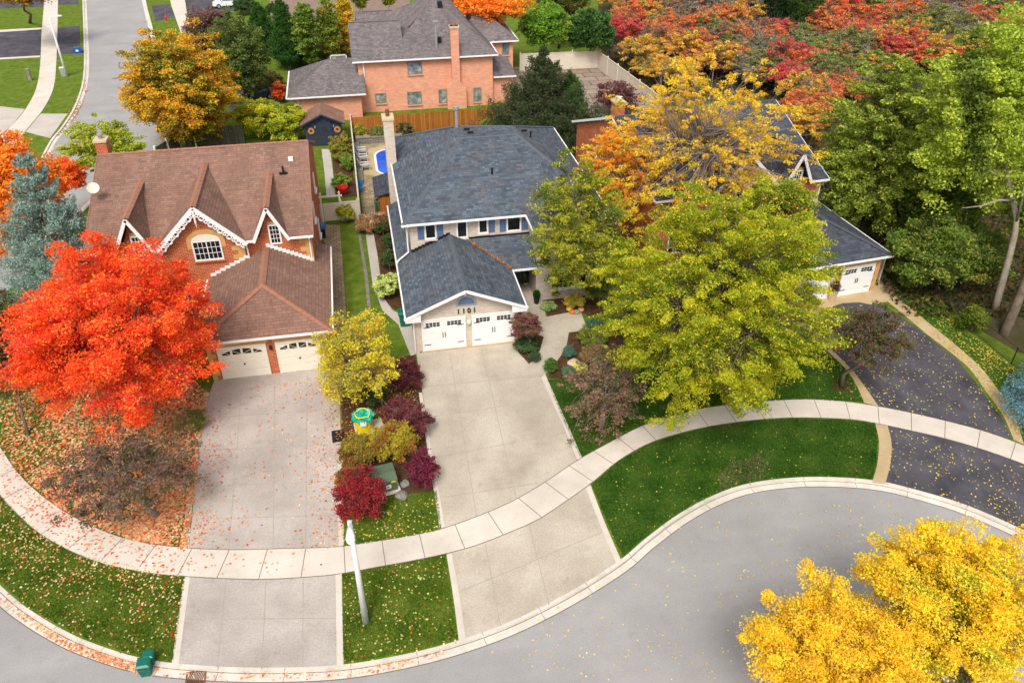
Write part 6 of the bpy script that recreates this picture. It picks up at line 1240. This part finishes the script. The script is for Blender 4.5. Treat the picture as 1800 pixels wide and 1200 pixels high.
# ---- fallen leaves
def inpoly(x, y, P):
    s = False; n = len(P)
    for i in range(n):
        a, b = P[i], P[(i+1) % n]
        if (a[1] > y) != (b[1] > y) and x < (b[0]-a[0])*(y-a[1])/(b[1]-a[1])+a[0]: s = not s
    return s
def litter(name, poly, n, cols, wts, size, label, z=.03, dens=None, seed=1, k=.95):
    rng = np.random.default_rng(seed); xs = [p[0] for p in poly]; ys = [p[1] for p in poly]; out = []
    cl = rng.uniform(0, 1, (40, 2))*[max(xs)-min(xs), max(ys)-min(ys)]+[min(xs), min(ys)]
    while len(out) < n:
        if rng.uniform() < .5: c_ = cl[rng.integers(40)]; x, y = c_+rng.normal(0, (max(xs)-min(xs))*.04+4, 2)
        else: x = rng.uniform(min(xs), max(xs)); y = rng.uniform(min(ys), max(ys))
        if not inpoly(x, y, poly): continue
        if dens and rng.uniform() > dens(x, y): continue
        out.append(at(x, y, z))
    P = np.array(out); P[:, 2] += rng.uniform(0, .025, len(P))
    me = leaf_mesh(name, P, size, pal(rng, len(P), cols, wts, .12, k), rng, 3.0, .8)
    o = bpy.data.objects.new(name, me); COL.objects.link(o); tag(o, label, 'fallen leaves', kind='stuff'); return o
LC = [(250, 140, 90), (252, 180, 130), (228, 84, 62), (252, 206, 140), (214, 150, 104), (250, 222, 180)]
lawnL = [(0, 660), (60, 640), (180, 650), (330, 660), (366, 690), (350, 790), (340, 880), (330, 962), (240, 950), (170, 927), (100, 888), (40, 838), (0, 785)]
litter('fallen_leaves', lawnL, 21000, LC, [3, 4, 1.5, 4, 2, 3], .15, 'thick carpet of orange and peach leaves under the red maple', dens=lambda x, y: min(1, .25+x/200), seed=3)
litter('fallen_leaves', [(0, 775), (330, 955), (600, 960), (600, 1012), (325, 1010), (125, 965), (0, 865)], 850, LC, [4, 3, 4, 1, 1, 1], .11, 'scattered red and peach leaves on the sidewalk by the left lawn', .035, dens=lambda x, y: max(.06, 1-x/420), seed=4)
litter('fallen_leaves', [(0, 875), (125, 972), (325, 1012), (305, 1162), (200, 1145), (60, 1080), (0, 1035)], 1050, [(244, 224, 130), (246, 200, 150), (236, 140, 80), (214, 70, 50), (250, 236, 180)], [3, 3, 2, 1.4, 2], .11, 'pale yellow and orange leaves on the verge grass at the lower left', dens=lambda x, y: max(.12, 1-(y-880-x*.25)/190), seed=5)
litter('fallen_leaves', [(372, 680), (600, 660), (604, 962), (335, 962)], 1100, LC, [3, 3, 3, 2, 1, 2], .1, 'red and peach leaves strewn over the left concrete driveway', .03, dens=lambda x, y: max(.12, max((730-y)/70, (x-520)/90, (420-x)/80)), seed=6)
litter('fallen_leaves', [(604, 1012), (700, 992), (780, 978), (802, 1130), (700, 1152), (606, 1168)], 260, [(250, 232, 150), (240, 170, 100), (226, 110, 60)], [4, 2, 1], .1, 'sparse leaves on the grass square round the street lamp', seed=7)
litter('fallen_leaves', [(604, 905), (768, 870), (772, 932), (700, 945), (604, 960)], 170, [(250, 232, 150), (246, 214, 60), (236, 150, 80)], [4, 2, 1], .1, 'pale leaves on the small lawn in front of the crimson japanese maple', seed=8)
litter('fallen_leaves', [(570, 690), (610, 640), (720, 640), (735, 700), (740, 780), (610, 820), (592, 780)], 1500, [(226, 190, 50), (238, 160, 70), (214, 120, 60), (190, 150, 60)], [4, 3, 2, 1], .1, 'yellow and orange leaves in the bed round the yellow drum', seed=9)
litter('fallen_leaves', [(0, 1060), (60, 1106), (130, 1146), (245, 1184), (300, 1192), (400, 1197), (600, 1193), (700, 1174), (790, 1148), (790, 1138), (700, 1160), (600, 1178), (400, 1183), (300, 1175), (245, 1166), (130, 1128), (60, 1090), (0, 1044)], 750, LC, [3, 4, 1, 3, 4, 2], .1, 'line of leaves caught in the gutter', -.1, dens=lambda x, y: .9 if x < 260 else (.12 if x < 480 else .3), seed=10)
litter('fallen_leaves', [(1425, 570), (1520, 530), (1620, 580), (1740, 700), (1780, 772), (1545, 714)], 650, [(236, 214, 80), (244, 226, 120), (196, 160, 60)], [4, 3, 1], .1, 'small yellow leaves on the upper asphalt driveway', .03, seed=11)
litter('fallen_leaves', [(1562, 750), (1800, 818), (1800, 932), (1700, 890), (1556, 850)], 330, [(236, 214, 80), (244, 226, 120), (196, 160, 60)], [4, 3, 1], .1, 'small yellow leaves on the lower asphalt apron', .03, seed=12)
litter('fallen_leaves', [(1585, 480), (1640, 530), (1800, 660), (1800, 780), (1700, 640), (1590, 550)], 1100, [(226, 200, 80), (196, 160, 70), (240, 220, 120)], [4, 2, 2], .11, 'yellow leaves along the verge and fence right of the asphalt', seed=13)
litter('fallen_leaves', [(1180, 930), (1320, 862), (1480, 858), (1800, 950), (1800, 1000), (1400, 1020), (1280, 1195), (1000, 1195), (850, 1150)], 420, [(246, 226, 120), (240, 210, 90), (220, 200, 150)], [4, 3, 2], .09, 'tiny yellow leaves dotted over the road', -.11, seed=14)
litter('fallen_leaves', [(1050, 852), (1190, 772), (1400, 738), (1538, 748), (1533, 845), (1400, 840), (1260, 868), (1090, 985)], 230, [(226, 214, 90), (190, 190, 90)], [2, 1], .08, 'few yellow leaves on the large curved verge', seed=15)
litter('fallen_leaves', [(1480, 620), (1540, 705), (1440, 700), (1400, 600)], 120, [(226, 214, 90), (190, 190, 90)], [2, 1], .09, 'few leaves on the grass under the small purple tree', seed=16)
litter('fallen_leaves', [(135, 170), (150, 140), (155, 160), (140, 195), (118, 225), (100, 245), (105, 225)], 260, [(190, 120, 60), (206, 150, 80)], [1, 1], .2, 'brown leaves lying in the far street gutter', .02, seed=17)
litter('fallen_leaves', [(980, 640), (1070, 600), (1160, 700), (1150, 745), (1020, 800)], 200, [(200, 190, 90), (180, 120, 70)], [1, 1], .08, 'few leaves on the lawn under the weeping crabapple', seed=18)
rng = np.random.default_rng(21); t = rng.uniform(0, 1, 260); P = np.stack([8.6-2.6*t, 44.3+2.64*t, 2.9+1.1*t], 1)+rng.normal(0, .07, (260, 3))*[1, 1, .15]
P2 = np.stack([rng.uniform(9.95, 11.2, 60), 46.45+rng.uniform(0, 2.0, 60), np.zeros(60)], 1); P2[:, 1] = 46.45+(P2[:, 0]-9.95)*1.7; P2[:, 2] = 5.56+(P2[:, 0]-9.95)*.57; P = np.concatenate([P[P[:, 0] > 6.2], P2])
o = bpy.data.objects.new('fallen_leaves', leaf_mesh('fallen_leaves', P, .1, pal(rng, len(P), [(226, 150, 50), (200, 120, 50)], [1, 1]), rng, 2)); COL.objects.link(o); tag(o, 'orange leaves caught in the roof valleys of the cream house', 'fallen leaves', kind='stuff')

G1 = [(70, 104, 24), (98, 130, 34), (122, 148, 48), (146, 158, 70)]; G2 = [(46, 86, 20), (66, 106, 30), (88, 124, 42), (120, 138, 62)]
blades('grass_blades', [(0, 870), (33, 906), (71, 940), (125, 970), (183, 992), (255, 1007), (325, 1013), (303, 1166), (245, 1159), (200, 1147), (130, 1121), (60, 1082), (0, 1035)], 30000, G1, 'grass blades of the leafy verge at the lower left', 31)
blades('grass_blades', [(602, 1010), (660, 998), (722, 987), (783, 975), (806, 1130), (700, 1155), (604, 1171)], 20000, G1, 'grass blades of the square verge round the street lamp', 32)
blades('grass_blades', [(604, 906), (640, 878), (700, 870), (768, 862), (776, 931), (700, 946), (604, 961)], 9000, G1, 'grass blades of the small front lawn strip', 33)
blades('grass_blades', [(1040, 851), (1084, 812), (1135, 783), (1186, 765), (1250, 749), (1330, 739), (1403, 735), (1493, 738), (1539, 745), (1543, 775), (1541, 815), (1533, 844), (1480, 841), (1400, 841), (1320, 851), (1262, 871), (1203, 903), (1143, 947), (1096, 985)], 45000, G2, 'grass blades of the large curved verge', 34)
blades('grass_blades', [(962, 668), (1120, 630), (1250, 610), (1404, 585), (1455, 619), (1488, 652), (1519, 708), (1427, 702), (1380, 703), (1310, 708), (1240, 717), (1180, 732), (1125, 750), (1065, 781), (1020, 806), (990, 738)], 45000, G2, 'grass blades of the lawn under the honey locust', 35)
blades('grass_blades', [(0, 700), (60, 720), (180, 745), (330, 730), (362, 700), (350, 790), (340, 880), (330, 962), (240, 951), (170, 928), (100, 890), (40, 840), (0, 785)], 25000, G1, 'grass blades showing between the orange leaves', 36)
blades('worn_grass', [(1262, 838), (1285, 812), (1330, 798), (1352, 812), (1345, 838), (1300, 848), (1268, 862)], 2600, [(150, 142, 96), (120, 118, 66), (176, 166, 130)], 'worn straw coloured patch in the grass by the kerb under the honey locust', 37)
